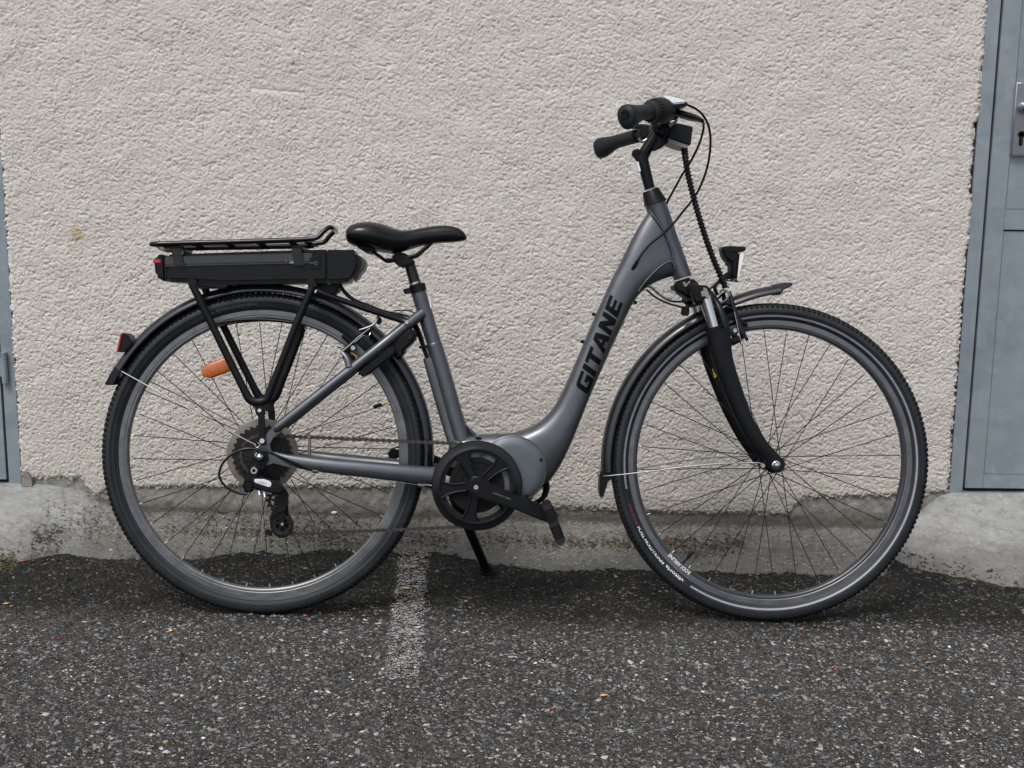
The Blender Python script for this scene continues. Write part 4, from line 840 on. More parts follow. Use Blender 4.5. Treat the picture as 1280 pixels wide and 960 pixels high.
# chain: real links along the run, joined
def chain_path():
    off0, off1 = -.0450, -.052
    rs = .0435; c = np.array([0, 0, HUBH]); pts = []
    a1, a2 = math.radians(84), math.radians(265)
    topf = np.array([BB[0]-.006, 0, BB[2]+.0885]); 
    for a in np.linspace(math.radians(-52), math.radians(-268+0), 18): pts.append((.0*0+rs*math.cos(-a-pi/2+pi), rs*math.sin(-a-pi/2+pi)+HUBH, off0)) if False else None
    for a in np.linspace(math.radians(268), math.radians(88), 16): pts.append((rs*math.cos(a), HUBH+rs*math.sin(a), off0))
    for a in np.linspace(math.radians(92), math.radians(-92), 22): pts.append((BB[0]+.088*math.cos(a), BB[2]+.088*math.sin(a), off1))
    for a in np.linspace(math.radians(-95), math.radians(-225), 8): pts.append((jc[0]+.0225*math.cos(a), jc[2]+.0225*math.sin(a), -.066))
    for a in np.linspace(math.radians(-40), math.radians(70), 7): pts.append((uc[0]+.0215*math.cos(a), uc[2]+.0215*math.sin(a), -.066))
    pts.append(pts[0]); return np.array([(p[0], p[2], p[1]) for p in pts])
cp = chain_path(); 
# sag of the two free runs
seg = np.linalg.norm(np.diff(cp, axis=0), axis=1); cum = np.r_[0, np.cumsum(seg)]; nl = int(cum[-1]/.0127); b = MB(); ss = np.linspace(0, cum[-1], nl+1)
lp = np.column_stack([np.interp(ss, cum, cp[:, i]) for i in range(3)])
for i in range(nl):
    p, q = lp[i], lp[i+1]; d = q-p; l_ = np.linalg.norm(d); d /= l_; n_ = np.cross(d, [0, 1, 0]); n_ /= np.linalg.norm(n_); y_ = np.cross(n_, d)
    w_ = .0036 if i % 2 else .0026; m_ = (p+q)/2
    for s in (-1, 1):
        R_ = np.column_stack([d, y_, n_]); b.box(m_+y_*s*w_, (l_*.62, .0009, .0048), R_)
        for e_ in (p, q): b.box(e_+y_*s*w_, (.0062, .001, .0078), R_)
    b.lathe(p, [(-.0042, .0028), (.0042, .0028)], 8, ax=y_)
tag(b.build('chain', 'chain', bike, smooth=False), kind='stuff')

# ---- fork, head parts
fk = MB()
def leg(m, s):
    m.lr([(883, 414), (884, 425), (889, 446), (897, 470), (905, 490), (914, 512), (925, 534), (938, 557), (950, 574), (957, 585)],
         [(912, 409), (914, 425), (915.5, 444), (921, 465), (928, 486), (935, 507), (945, 529), (959, 552), (974, 569), (979, 580)],
         [.0175, .0165, .0155, .0145, .0135, .013, .0125, .0115, .0085, .0065], off=-.066, e=2.2, n=26)
leg(fk, -1); lc = P(971, 580.5, -.066); fk.lathe((lc[0], 0, lc[2]), [(-.061, .0155), (-.063, .0175), (-.069, .0175), (-.0715, .0155)], 28)
flo = fk.build('fork_leg', 'fork', bike, ang=50); mirror_obj(flo)
b = MB(); b.lr([(882, 411), (883.5, 417)], [(902, 406), (903, 412)], [.0185, .0185], off=-.066, n=28, sm=1); o = b.build('wiper_seal', 'matte', bike); mirror_obj(o)
b = MB(); b.lr([(873, 372), (885, 412)], [(888, 368), (899, 408)], [.0135, .0135], off=-.066, n=28, sm=1); o = b.build('stanchion', 'chrome', bike); mirror_obj(o)
b = MB(); a0_ = P(905, 405, -.066); a1_ = P(899, 386, -.058); a2_ = P(890, 369, -.03); 
b.tube([P(910, 420, -.066), P(905, 400, -.064), P(897, 381, -.052), P(888, 368, -.026), P(885, 365, 0)*[1, 0, 1], P(888, 368, -.026)*[1, -1, 1], P(897, 381, -.052)*[1, -1, 1], P(905, 400, -.064)*[1, -1, 1], P(910, 420, -.066)*[1, -1, 1]], [.0085, .0085, .008, .008, .008, .008, .008, .0085, .0085], 14, 6, flat=.0062); b.build('fork_arch', 'fork', bike)
b = MB(); b.prism([(843, 352.5), (865, 345.5), (871, 352), (877, 357), (874, 368), (864, 376), (857, 372), (851, 367.5), (845, 366), (842, 359)], -.030, .030, .007, seg=3, tref=-.026)
b.tube([P(862, 360, 0)*[1, 0, 1]+[0, -.02, 0], P(872, 365, -.05), P(879, 369, -.066)], [.0145, .0145, .0125], 16, 5); b.tube([(P(862, 360, 0)*[1, 0, 1]+[0, -.02, 0])*[1, -1, 1], P(872, 365, -.05)*[1, -1, 1], P(879, 369, -.066)*[1, -1, 1]], [.0145, .0145, .0125], 16, 5)
for s in (-1, 1):
    b.prism([(868, 357), (877, 356.5), (883, 357.5), (887, 362), (888, 371), (885, 375.5), (872, 381.5), (866, 380), (862, 370)], *( (-.084, -.050) if s < 0 else (.050, .084)), .007, seg=3, tref=-.066)
cw = b.build('fork_crown', 'matte', bike, ang=40)
b = MB(); b.prism([(876, 364.5), (879.5, 363), (879, 359.5), (883, 360), (886, 366), (887, 372), (884, 374), (881, 370), (877.5, 371)], -.0852, -.0838, .0004); b.prism([(853, 353), (856.5, 352), (858, 355.5), (861.5, 350.8), (863.5, 352), (858, 358.5), (855.5, 358)], -.0312, -.0298, .0004); b.build('crown_emblem', 'grey', cw)
b = MB(); q = P(971, 581.5, -.08); b.lathe((q[0], 0, q[2]), [(-.0715, .0095), (-.074, .009), (-.0745, .0068), (-.080, .0066), (-.083, .0045), (-.0835, .001)], 20); q2 = P(968, 579, -.07); b.build('axle_nut', 'chrome', bike); 
b = MB(); b.lathe((q[0], 0, q[2]), [(.0715, .0095), (.074, .009), (.0745, .0068), (.080, .0066)], 20); b.build('axle_nut', 'chrome', bike)
b = MB(); q = P(953.5, 582, -.075); b.bolt(q, .0055, -.0785, -.070); b.build('stay_bolt', 'steel', bike)
b = MB(); b.prism([(887, 447), (891, 445), (896, 470), (893, 473)], .0520, .0526, 0, tref=.053); b.build('fork_sticker', 'yellow', flo)

# stem and handlebar
b = MB(); b.lr([(795.5, 199), (796, 202), (806, 238)], [(809, 193), (810, 197), (818.5, 234)], [.0125, .013, .013], n=28); b.lr([(794, 199), (799, 188), (807, 175), (816, 160), (819, 154)], [(810, 200), (813, 193), (820, 183), (829, 168), (833, 163)], [.0125, .0145, .0145, .0155, .017], n=24, e=2.4)
b.tube([P(801, 196, -.012), P(801, 196, .012)], .0135, 20, 1); b.build('stem', 'black', bike, ang=45)
b = MB(); b.prism([(789, 190), (794, 186), (800, 187), (803, 193), (797, 199), (791, 197)], -.010, .010, .003, tref=0); b.build('stem_bolt_cover', 'matte', bike)
b = MB(); b.prism([(795.5, 203), (798, 202), (801, 214), (798.5, 215)], -.0138, -.0062, .0004, tref=-.012); b.build('stem_sticker', 'silver', bike)
hb0 = P(825, 158, 0)
def HB(t):                                               # sideways fraction -> point of the bar (near side negative)
    pts = [(0, hb0), (.035, None)]
gN, gI = P(783, 143, -.290), P(818, 139, -.185)
far_e, far_i = P(750, 183, .290), P(796, 170, .185)
b = MB()
barN = [hb0*[1, 0, 1], hb0*[1, 0, 1]+[0, -.04, 0], hb0*[1, 0, 1]*.5+P(832, 146, -.10)*[.5, 0, .5]+[0, -.075, 0], P(834, 142, -.13), gI, (gI+gN)/2, gN]
barF = [hb0*[1, 0, 1], hb0*[1, 0, 1]+[0, .04, 0], hb0*[1, 0, 1]*.5+P(812, 166, .11)*[.5, 0, .5]+[0, .075, 0], P(812, 168, .13), far_i, (far_i+far_e)/2, far_e]
b.tube(barN[::-1]+barF[1:], .0112, 16, 5); b.build('handlebar', 'black', bike)
b = MB(); b.lathe(hb0*[1, 0, 1], [(-.024, .019), (-.022, .0205), (.022, .0205), (.024, .019)], 28); b.prism([(816, 152), (830, 147), (842, 160), (836, 175), (824, 186), (818, 178)], -.016, .016, .004, tref=0); b.build('bar_clamp', 'black', bike)
def grip(a, e, s):
    g = MB(); d = (e-a); ln = np.linalg.norm(d); d /= ln
    n_ = 26; ts = np.linspace(0, 1, n_); R_ = []; upv = np.array([0, 0, 1.]); u = upv-d*(upv@d); u /= np.linalg.norm(u); v_ = np.cross(d, u)
    for t in ts:
        r_ = .0155+.0025*math.sin(pi*t)**2*0+.0040*sstep(.55, .95, t); dn = .010*sstep(.45, .9, t)
        if t > .985: r_ *= .88
        a_ = np.arange(20)*2*pi/20; ru = np.where(np.sin(a_) < 0, r_+dn, r_)
        R_.append(a+d*ln*t*1.03+np.outer(np.cos(a_)*r_*1.05, v_)+np.outer(np.sin(a_)*ru, u))
    R_.append(R_[-1]*.35+(a+d*ln*1.055)*.65); g.rings(R_); o = g.build('grip', 'rubber', bike, ang=60)
    c = MB(); ec = a+d*ln*1.05; c.lathe(ec, [(-.001, .0095), (.0016, .0085), (.0018, .006), (.0006, .005), (.0006, .002)], 20, ax=d); c.build('grip_end', 'matte', o); return o
grip(gI, gN, -1); grip(far_i, far_e, 1)
sh = empty('shifter', (0, 0, 0), bike)
d = gN-gI; d /= np.linalg.norm(d); b = MB(); si = gI
b.lathe(si, [(-.058, .014), (-.054, .024), (-.030, .0265), (-.012, .0265), (-.006, .0245), (.012, .0225), (.024, .0205), (.026, .0165)], 40, ax=d); b.build('shifter_body', 'rubber', sh)
b = MB()
for j in range(22):
    a = 2*pi*j/22; u = np.cross(d, [0, 0, 1]); u /= np.linalg.norm(u); v_ = np.cross(d, u); rr_ = u*math.cos(a)+v_*math.sin(a); R_ = np.column_stack([d, np.cross(rr_, d), rr_]); b.box(si+d*.004+rr_*.0236, (.018, .003, .0022), R_, bev=.0008)
b.build('twist_ribs', 'matte', sh)
b = MB(); b.prism([(826, 122.5), (835, 123), (848, 126), (855.5, 128), (855, 131), (846, 132), (836, 133), (831, 129)], -.165, -.125, .004, seg=3, tref=-.14); b.build('shifter_cover', 'silver', sh)
b = MB(); b.prism([(832, 131), (846, 131), (855, 129.5), (860, 131), (856, 134.5), (846, 137), (836, 137)], -.163, -.127, .003, seg=3, tref=-.14); b.build('shifter_housing', 'black', sh)
# brake levers
for s, pts, cl in ((-1, [(838, 143), (846, 141), (858, 144), (870, 147.5), (878, 151)], (831, 150)), (1, [(822, 167), (812, 166), (800, 166), (792, 160)], (812, 168))):
    bl = empty('brake_lever', (0, 0, 0), bike); of = s*.115
    b = MB()
    if s < 0:
        b.tube([P(x, y, of-.018*i) for i, (x, y) in enumerate(pts)], [.007, .0075, .007, .0065, .004], 12, 5, flat=[.010, .010, .009, .008, .005]); b.build('lever_blade', 'gloss', bl)
        b = MB(); b.prism([(833, 141), (842, 139), (850, 143), (848, 149), (838, 150)], of-.014, of+.014, .004, tref=of); b.build('lever_clamp', 'black', bl)
        b = MB(); b.tube([P(850, 146.5, of-.02), P(862, 149, of-.03), P(876, 152.5, of-.05)], [.0022, .003, .002], 10, 3); b.build('lever_edge', 'steel', bl)
    else:
        b.tube([P(816, 162, of), P(806, 159, of+.03), P(797, 158.5, of+.05), P(790, 159, of+.07)], [.006, .007, .006, .004], 12, 5, flat=[.009, .009, .008, .005]); b.build('lever_blade', 'black', bl)
        b = MB(); b.prism([(798, 163), (806, 157), (818, 158), (822, 168), (812, 176), (800, 174)], of-.012, of+.012, .004, tref=of); b.build('lever_clamp', 'matte', bl)
        b = MB(); b.tube([P(798, 173, of-.01), P(803, 177, of-.01), P(811, 172, of-.01)], .0028, 10, 4); b.build('lever_spring', 'steel', bl)
b = MB(); b.tube([P(812, 167, .19), P(800, 169, .19)], .019, 24, 1); b.build('mode_switch', 'matte', bike)
# display and junction box in front of the bar
b = MB(); Rd = rot('Y', math.radians(14)); c = P(850, 169, 0); b.prism([(839, 161), (847.5, 153.5), (866.5, 158.5), (863.5, 181), (836, 172)], -.034, .034, .0016, seg=2, tref=-.034); b.build('display_mount', 'black', bike)
b = MB(); b.prism([(836, 172.6), (862.5, 181.6), (858, 184.6), (846, 181.5), (836, 177.5)], -.03, .03, 0, tref=-.034); b.build('display_base', 'grey', bike)
b = MB(); b.prism([(826, 160), (842, 148), (848, 152), (836, 168), (829, 170)], -.055, -.030, .004, seg=3, tref=-.05); b.build('bar_bracket', 'matte', bike)
b = MB(); b.tube([P(843, 152, -.06), P(846, 149, -.062)], .0045, 12, 1); b.tube([P(836, 157, -.058), P(843, 151.5, -.061)], .0055, 12, 1); b.build('clamp_screw', 'steel', bike)
b = MB(); b.prism([(820, 178), (834, 168), (836, 176), (828, 184), (816, 190), (815, 186)], -.022, -.008, .003, tref=-.02); b.build('cable_guide', 'matte', bike)

# ---- cables
def cable(pts, r=.0024, m='black', name='cable', n=8): b = MB(); b.tube([P(*p) for p in pts], r, n, 8); return b.build(name, m, bike)
cable([(859, 131, -.145), (868, 135, -.14), (877, 142, -.125), (884, 153, -.11), (887.5, 166, -.10), (888, 182, -.09), (886, 200, -.08), (881, 219, -.07), (873, 238, -.06), (864, 252, -.05), (855, 263, -.045), (842, 279, -.04), (828, 293, -.036), (815, 303, -.034), (804, 315, -.034), (797, 326, -.033), (792, 335, -.024)], .0025)
b = MB(); b.tube([P(796.5, 327, -.033), P(790.5, 337, -.024)], [.0035, .0045], 10, 1); b.build('cable_port', 'matte', frame)
cable([(877, 150, -.165), (879.5, 158, -.155), (878, 167, -.14), (874, 180, -.11), (865, 199, -.07), (853, 218, -.03), (842, 238, .01), (835, 251, .03), (829, 268, .038)], .0025)
b = MB(); b.tube([P(876, 149, -.167), P(880, 155, -.16)], .0035, 10, 1); b.build('cable_ferrule', 'steel', bike)
sp = [(855, 183, -.0), (857, 197, -.02), (860, 217, -.03), (866, 242, -.04), (873, 268, -.05), (882, 297, -.05), (891, 322, -.05), (900, 343, -.05), (907, 360, -.05)]
b = MB(); q = crs(np.array([P(*p) for p in sp]), 10); b.tube(q, .0055, 10, 1); b.build('cable_bundle', 'black', bike)
b = MB(); seg = np.r_[0, np.cumsum(np.linalg.norm(np.diff(q, axis=0), axis=1))]; turns = int(seg[-1]/.0085); ts = np.linspace(0, seg[-1], turns*10); c_ = np.column_stack([np.interp(ts, seg, q[:, i]) for i in range(3)]); T_ = np.gradient(c_, axis=0); T_ /= np.linalg.norm(T_, axis=1)[:, None]; U_ = np.cross(T_, [0, 1, 0]); U_ /= np.linalg.norm(U_, axis=1)[:, None]; V_ = np.cross(T_, U_); an = ts/.0085*2*pi
b.tube(c_+U_*np.cos(an)[:, None]*.0058+V_*np.sin(an)[:, None]*.0058, .0021, 6, 1, flat=.0021); b.build('spiral_wrap', 'gloss', bike)
cable([(800, 357, -.012), (812, 358, -.02), (824, 368, -.03), (838, 376, -.04), (853, 377, -.04), (866, 374, -.04), (876, 373, -.04)], .0024)
cable([(808, 362, -.008), (820, 372, -.02), (835, 379, -.04), (855, 384, -.05), (873, 381, -.05), (893, 376, -.04), (905, 366, -.05)], .0022)
b = MB(); c = P(856.5, 389.5, -.05); b.box(c, (.017, .010, .0175), rot('Y', .12), bev=.002); b.build('speed_plug', 'matte', bike); 
cable([(860, 381, -.05), (857, 386, -.05)], .0018)
cable([(887, 362, -.04), (895, 355, -.04), (901, 352, -.03), (912, 351, -.01), (922, 352, 0), (918, 350.5, 0)], .0016)
# derailleur cable loop
cable([(392, 588, -.068), (382, 586, -.072), (372, 581, -.08), (356, 574, -.088), (340, 567, -.09), (325, 562.5, -.09), (307, 561, -.09), (290, 568, -.09), (278, 580, -.09), (274, 594, -.09), (280, 606, -.09), (290, 613.5, -.09), (300, 616.5, -.09), (310, 616, -.09)], .0026)
b = MB(); b.tube([P(391, 588.5, -.068), P(398, 589, -.068)], .0045, 12, 1); b.build('cable_stop', 'frame', bike)
b = MB(); b.tube([P(300, 616.3, -.09), P(309, 617.5, -.09)], [.0042, .0035], 12, 1); b.build('barrel_adjuster', 'fender', de)
b = MB(); b.tube([P(398, 589.4, -.068), P(460, 597, -.06), P(522, 606, -.052)], .0007, 6, 1); b.build('inner_cable', 'steel', bike)
b = MB(); b.tube([P(522, 606, -.052), P(531, 607.5, -.052)], .0048, 12, 1); b.build('cable_stop', 'frame', bike)
cable([(531, 607.5, -.052), (538, 609, -.05), (546, 614, -.04), (556, 622, -.03)], .0026)
b = MB(); q0, q1 = P(386.5, 545, -.060), P(387, 569, -.060); b.tube([q0, q1], .0034, 10, 1, flat=.0034); b.lathe(q0, [(-.004, .0045), (.004, .0045)], 12); b.build('chain_pin', 'guard', frame)

# ---- mudguards
def fender_prof(hw, dep, r): 
    a = np.linspace(-pi/2, pi/2, 13); o = [(hw*math.sin(t), r-dep*(1-math.cos(t))) for t in a]; i = [((hw-.0015)*math.sin(t), r-.0015-dep*(1-math.cos(t))) for t in a[::-1]]; return o+i
b = MB(); c_ = P(329.5, 567.5, 0); b.arc(c_*[1, 0, 1], fender_prof(.0265, .018, .3690), math.radians(-6.5), math.radians(155), 90); rm = b.build('rear_mudguard', 'fender', bike, ang=60)
b = MB(); b.arc(c_*[1, 0, 1], fender_prof(.0275, .0205, .3705), math.radians(150), math.radians(155.5), 8); q = [(133, 481), (143, 463), (152, 465), (149, 479), (146, 481)]; b.prism(q, -.020, .020, .002, tref=0); b.build('mud_flap', 'black', rm)
fc = P(962, 581, 0); fm = MB(); fm.arc(fc*[1, 0, 1], fender_prof(.0265, .019, .3705), math.radians(114), math.radians(183.2), 60); fmo = fm.build('front_mudguard', 'fender', bike, ang=60)
b = MB(); b.prism([(749, 589), (765, 589), (764.5, 597), (759, 601), (756, 611), (753.5, 620), (749.5, 621), (748, 612)], -.020, .020, .002, tref=0); b.build('mud_flap', 'black', fmo)
b = MB(); b.bolt(P(749.5, 592, -.01), .0035, -.014, 0); b.tube([P(747.5, 591.5, 0), P(751, 592, 0)], .0035, 10, 1); b.build('flap_screw', 'steel', fmo)
# front tongue of the front mudguard
b = MB(); mid = crs(np.array([P(890, 386, 0), P(905, 376, 0), P(925, 368, 0), P(946, 361.5, 0), P(972, 356.5, 0)]), 6)
T_ = np.gradient(mid, axis=0); T_ /= np.linalg.norm(T_, axis=1)[:, None]; R_ = []
for p, t in zip(mid, T_): n_ = np.cross(t, [0, 1, 0]); n_ = n_ if n_[2] > 0 else -n_; R_.append(np.array([p+np.array([0, o, 0])+n_*(r_-.37) for o, r_ in fender_prof(.0265, .0185, .3715)]))
b.rings(R_); b.build('front_mudguard_tongue', 'fender', fmo, ang=60)
b = MB(); b.prism([(966, 356), (980, 353.2), (990, 353), (992.5, 355.5), (988, 358.5), (980, 362), (976.5, 368.5), (968, 369.5)], -.0215, .0215, .0025, seg=3, tref=-.02); b.build('tongue_tip', 'fender', fmo)
for s in (-1, 1):
    def M_(p): return p*[1, s*-1, 1] if s > 0 else p
    b = MB(); b.tube([M_(q) for q in (P(953, 579.5, -.078), P(940, 578.5, -.076), P(880, 581, -.066), P(810, 589.5, -.045), P(764, 594.5, -.028), P(752, 595, -.016))], .0014, 10, 6); b.build('mudguard_stay', 'stay', fmo)
    b = MB(); b.tube([M_(q) for q in (P(320, 556, -.078), P(300, 546, -.075), P(240, 513, -.06), P(158, 467.5, -.028), P(150, 463, -.012))], .0014, 10, 6); b.build('mudguard_stay', 'stay', rm)
b = MB(); b.tube([P(317, 554.5, -.079), P(321, 559.5, -.079), P(325, 556, -.079), P(322, 553, -.079)], .0012, 8, 4); b.build('stay_hook', 'chrome', rm)
# rear reflector on the mudguard
b = MB(); b.prism([(156.5, 416.5), (163, 417.5), (170, 429), (160, 440), (151, 440)], -.026, .026, .003, tref=0); b.tube([P(166, 433, 0), P(160, 430, 0)], .006, 10, 1); rf = b.build('tail_reflector', 'black', bike)
b = MB(); b.prism([(155, 416.2), (157.3, 416.4), (151.8, 440.3), (149.6, 439.6)], -.029, .029, .001, tref=0); b.build('reflector_lens', 'red', rf)
b = MB(); b.tube([P(149, 449.5, -.002), P(153, 452, -.002)], .004, 10, 1); b.build('reflector_screw', 'grey', rf)

# ---- rack, battery
rk = empty('rear_rack', (0, 0, 0), bike); RO = -.066
def pair(name, m, fn, par): b = MB(); fn(b); o = b.build(name, m, par, ang=45); return [o, mirror_obj(o)]
hoop = [P(193, 305, RO), P(240, 303.5, RO), P(300, 302, RO), P(360, 300, RO), P(388, 298.6, RO), P(397, 296.5, RO), P(404, 289.5, RO+.004), P(411, 284.5, RO+.010), P(415, 285, RO+.026)]
hp_ = [np.array(q) for q in hoop]; end = hp_[-1]; full = hp_+[np.array([end[0]+.002, 0, end[2]])]+[q*[1, -1, 1] for q in hp_[::-1]]
b = MB(); b.tube([np.array([hp_[0][0]-.004, 0, hp_[0][2]]), np.array([hp_[0][0]-.004, RO+.02, hp_[0][2]])]+full+[np.array([hp_[0][0]-.004, -RO-.02, hp_[0][2]]), np.array([hp_[0][0]-.004, 0, hp_[0][2]])], .0052, 14, 5); b.build('rack_hoop', 'gloss', rk)
b = MB()
for px in (205, 245, 285, 325, 365, 385):
    q = P(px, 303.5-(px-205)*.022, RO); b.box((q[0], 0, q[2]-.006), (.016, .128, .003), bev=.001)
for s in (-.02, .02): q0 = P(195, 306, RO); q1 = P(386, 302.5, RO); b.tube([(q0[0], s, q0[2]-.004), (q1[0], s, q1[2]-.004)], .004, 8, 1)
b.build('rack_deck', 'matte', rk)
b = MB(); q = P(203, 309, -.02); b.prism([(194, 308), (212, 308.5), (211, 313.5), (197, 312.5)], -.036, .036, .001, tref=-.05); b.build('rack_tail_plate', 'grey', rk)
bat = empty('battery', (0, 0, 0), bike)
def slab(name, m, top, bot, hw_top, hw_bot, xa, xb, par=bat, bev=.006, nose=None): pass
b = MB(); b.prism([(205, 318), (330, 313.6), (412, 311.4), (412, 329), (412, 353.5), (385, 354), (284, 355.5), (206, 352)], -.050, .050, .009, seg=4, tref=-.05); b.build('battery_case', 'black', bat, ang=30)
b = MB(); b.prism([(206, 331.5), (396, 327.2), (396, 328.6), (206, 333.2)], -.0535, .0535, .0008, tref=-.052); b.build('slide_rail', 'fender', bat)
b = MB(); b.prism([(206, 321), (390, 316), (390, 326.5), (206, 331)], -.0522, .0522, .0015, tref=-.051); b.build('side_panel', 'fender', bat)
b = MB(); b.prism([(191.6, 324), (194, 319.5), (199, 317.8), (206, 318), (207, 351.5), (202.5, 351), (198, 348), (193.5, 344.5)], -.048, .048, .006, seg=3, tref=-.05); b.build('battery_tail', 'black', bat, ang=40)
b = MB(); b.prism([(190.8, 323.6), (201, 324), (200.5, 328.4), (191, 328.8)], -.0495, .0495, .001, tref=-.05); b.build('tail_light', 'red', bat)
b = MB(); b.prism([(193.6, 344), (196.5, 344.5), (197, 347.5), (194, 347)], -.03, .03, .0005, tref=-.05); b.build('tail_light_strip', 'red', bat)
b = MB(); b.prism([(403.5, 311.8), (441.5, 312), (446.5, 314), (449, 320), (450.5, 330), (446, 342), (440.5, 351.5), (422, 354.5), (405, 353.6)], -.051, .051, .009, seg=4, tref=-.051); b.build('battery_dock', 'black', bat, ang=30)
b = MB(); b.prism([(447, 319.5), (454.5, 322.3), (456.6, 329), (455, 336), (449, 343), (445.5, 350), (439.8, 352.3), (442, 341), (445, 330)], -.028, .028, .004, seg=2, tref=-.045); b.build('dock_end_cap', 'guard', bat)
b = MB(); b.prism([(386.5, 321.5), (401, 321.5), (401, 336), (387, 336)], -.0525, -.049, .0008, tref=-.0515)
b.build('charge_port_cover', 'matte', bat)
b = MB(); q = P(395, 329, -.0528); b.ringlathe((q[0], 0, q[2]), [(-.0531, .0030), (-.0531, .0038), (-.0525, .0038), (-.0525, .0030)], 20); b.tube([q+[-.012, 0, -.0005], q+[-.004, 0, 0]], .0005, 6, 1); b.build('plug_symbol', 'faint', bat)
b = MB(); q = P(357.3, 326, -.054); b.lathe((q[0], 0, q[2]), [(-.0522, .0024), (-.0534, .0020), (-.0534, .0004)], 12); b.build('power_button', 'redp', bat)
b = MB()
for i in range(5): q = P(363.5+i*2.2, 326.6, -.0535); b.box(q, (.0022, .001, .0020))
b.prism([(362, 327.9), (372, 327.7), (372, 329), (362, 329.2)], -.0540, -.0530, 0, tref=-.053); b.build('charge_gauge', 'reflect', bat)
def brk(b_, xs):
    b_.prism([(xs, 310), (xs+12, 310), (xs+16, 331.5), (xs+4, 332)], -.0585, -.0535, .0012, tref=-.058)
    for y in (318, 330): b_.prism([(xs+1+(y-310)*.18, y-1.2), (xs+13+(y-310)*.18, y-1.4), (xs+13.4+(y-310)*.18, y+1), (xs+1.4+(y-310)*.18, y+1.2)], -.0600, -.0583, .0005, tref=-.058)
o = pair('rack_bracket', 'gloss', lambda b_: brk(b_, 213.5), rk); o = pair('rack_bracket', 'gloss', lambda b_: brk(b_, 364), rk)
for xs in (220, 372): b = MB(); q = P(xs, 310, -.055); b.box((q[0], 0, q[2]+.0005), (.024, .116, .010), bev=.002); b.build('rack_crossbar', 'black', rk)
pair('bracket_foot', 'black', lambda b_: b_.prism([(233, 349), (244, 349), (249, 358), (236, 359)], -.0585, -.044, .001, tref=-.058), rk); pair('bracket_foot', 'black', lambda b_: (b_.prism([(383, 348), (392, 348), (397, 358), (385, 359)], -.0585, -.044, .001, tref=-.058),), rk)
b = MB(); b.prism([(236, 351), (284, 354.5), (284, 359), (276, 361.5), (270, 359.5), (243, 359)], -.045, .045, .002, tref=-.05); b.prism([(392, 355), (424, 355), (423, 363), (420, 368), (414, 368.5), (396, 366)], -.03, .03, .004, tref=-.03); b.build('rack_base', 'matte', rk)
LEG = [(242, 358), (262, 400), (290, 458), (308, 494)]
def legs(b_):
    b_.tube([P(241, 357, -.062), P(264, 404, -.063), P(288, 453, -.0635), P(309, 495, -.064)], .0082, 14, 4, flat=.0068)
    b_.tube([P(391, 358, -.062), P(371, 404, -.063), P(352, 453, -.0635), P(336, 493, -.064)], .0082, 14, 4, flat=.0068)
    b_.tube([P(306.5, 490, -.064), P(312, 499, -.0645), P(322, 503, -.065), P(332, 500, -.0645), P(338, 489, -.064)], [.009, .0092, .010, .0092, .009], 14, 5, flat=.0072)
pair('rack_leg', 'black', legs, rk)
pair('rack_foot', 'black', lambda b_: (b_.prism([(309, 499), (322, 504), (335, 499), (331, 510), (332, 519), (320, 519), (319, 510)], -.0690, -.0610, .002, tref=-.066), b_.prism([(322.5, 517), (331, 517), (331.5, 549), (333, 556), (326, 557), (323.5, 549)], -.0760, -.0700, .0015, tref=-.074)), rk)
pair('rack_brace', 'black', lambda b_: b_.tube([P(266, 405, -.060), P(285, 401.5, -.058), P(318, 399.3, -.056), P(350, 401, -.058), P(371, 404, -.060)], .0035, 10, 5), rk)
for a_ in ((P(324.5, 513, -.071), .0048, -.0735, -.068), (P(328, 551, -.078), .0062, -.083, -.076), (P(396, 364.5, -.06), .0050, -.064, -.058)): b = MB(); b.bolt(*a_); b.build('rack_bolt', 'chrome', rk)
q0, q1 = P(397, 365, -.058), P(508, 402.5, -.030)
pair('rack_strut', 'gloss', lambda b_: (b_.tube([P(396, 364, -.058), P(412, 370, -.057), P(460, 387, -.045), P(497, 399, -.036), P(508, 402.5, -.036)], [.0085, .0062, .0062, .0062, .0072], 14, 5)), rk)
b = MB(); b.bolt(P(508.5, 402.7, -.046), .0052, -.050, -.040); b.build('strut_bolt', 'steel', rk)
cable([(424, 354, -.02), (430, 364, -.02), (441, 374, -.02), (456, 381, -.018), (475, 388, -.016), (500, 396, -.01), (514, 404, -.004), (520, 412, 0), (526, 425, 0), (531, 440, 0), (535, 452, -.002)], .0042, 'matte')
cable([(440, 376, .01), (460, 381, .01), (480, 389, .01), (506, 394, .0), (518, 402, -.008), (526, 418, -.008), (531, 434, -.008), (536, 450, -.005)], .0026, 'matte')
cable([(492, 388.5, .012), (502, 387.8, .012), (512, 388.5, .012), (519, 392, .012)], .0014, 'matte')
b = MB(); b.tube([P(524, 434, -.002), P(533, 433.5, -.006)], .003, 8, 1); b.build('cable_tie', 'matte', bike)

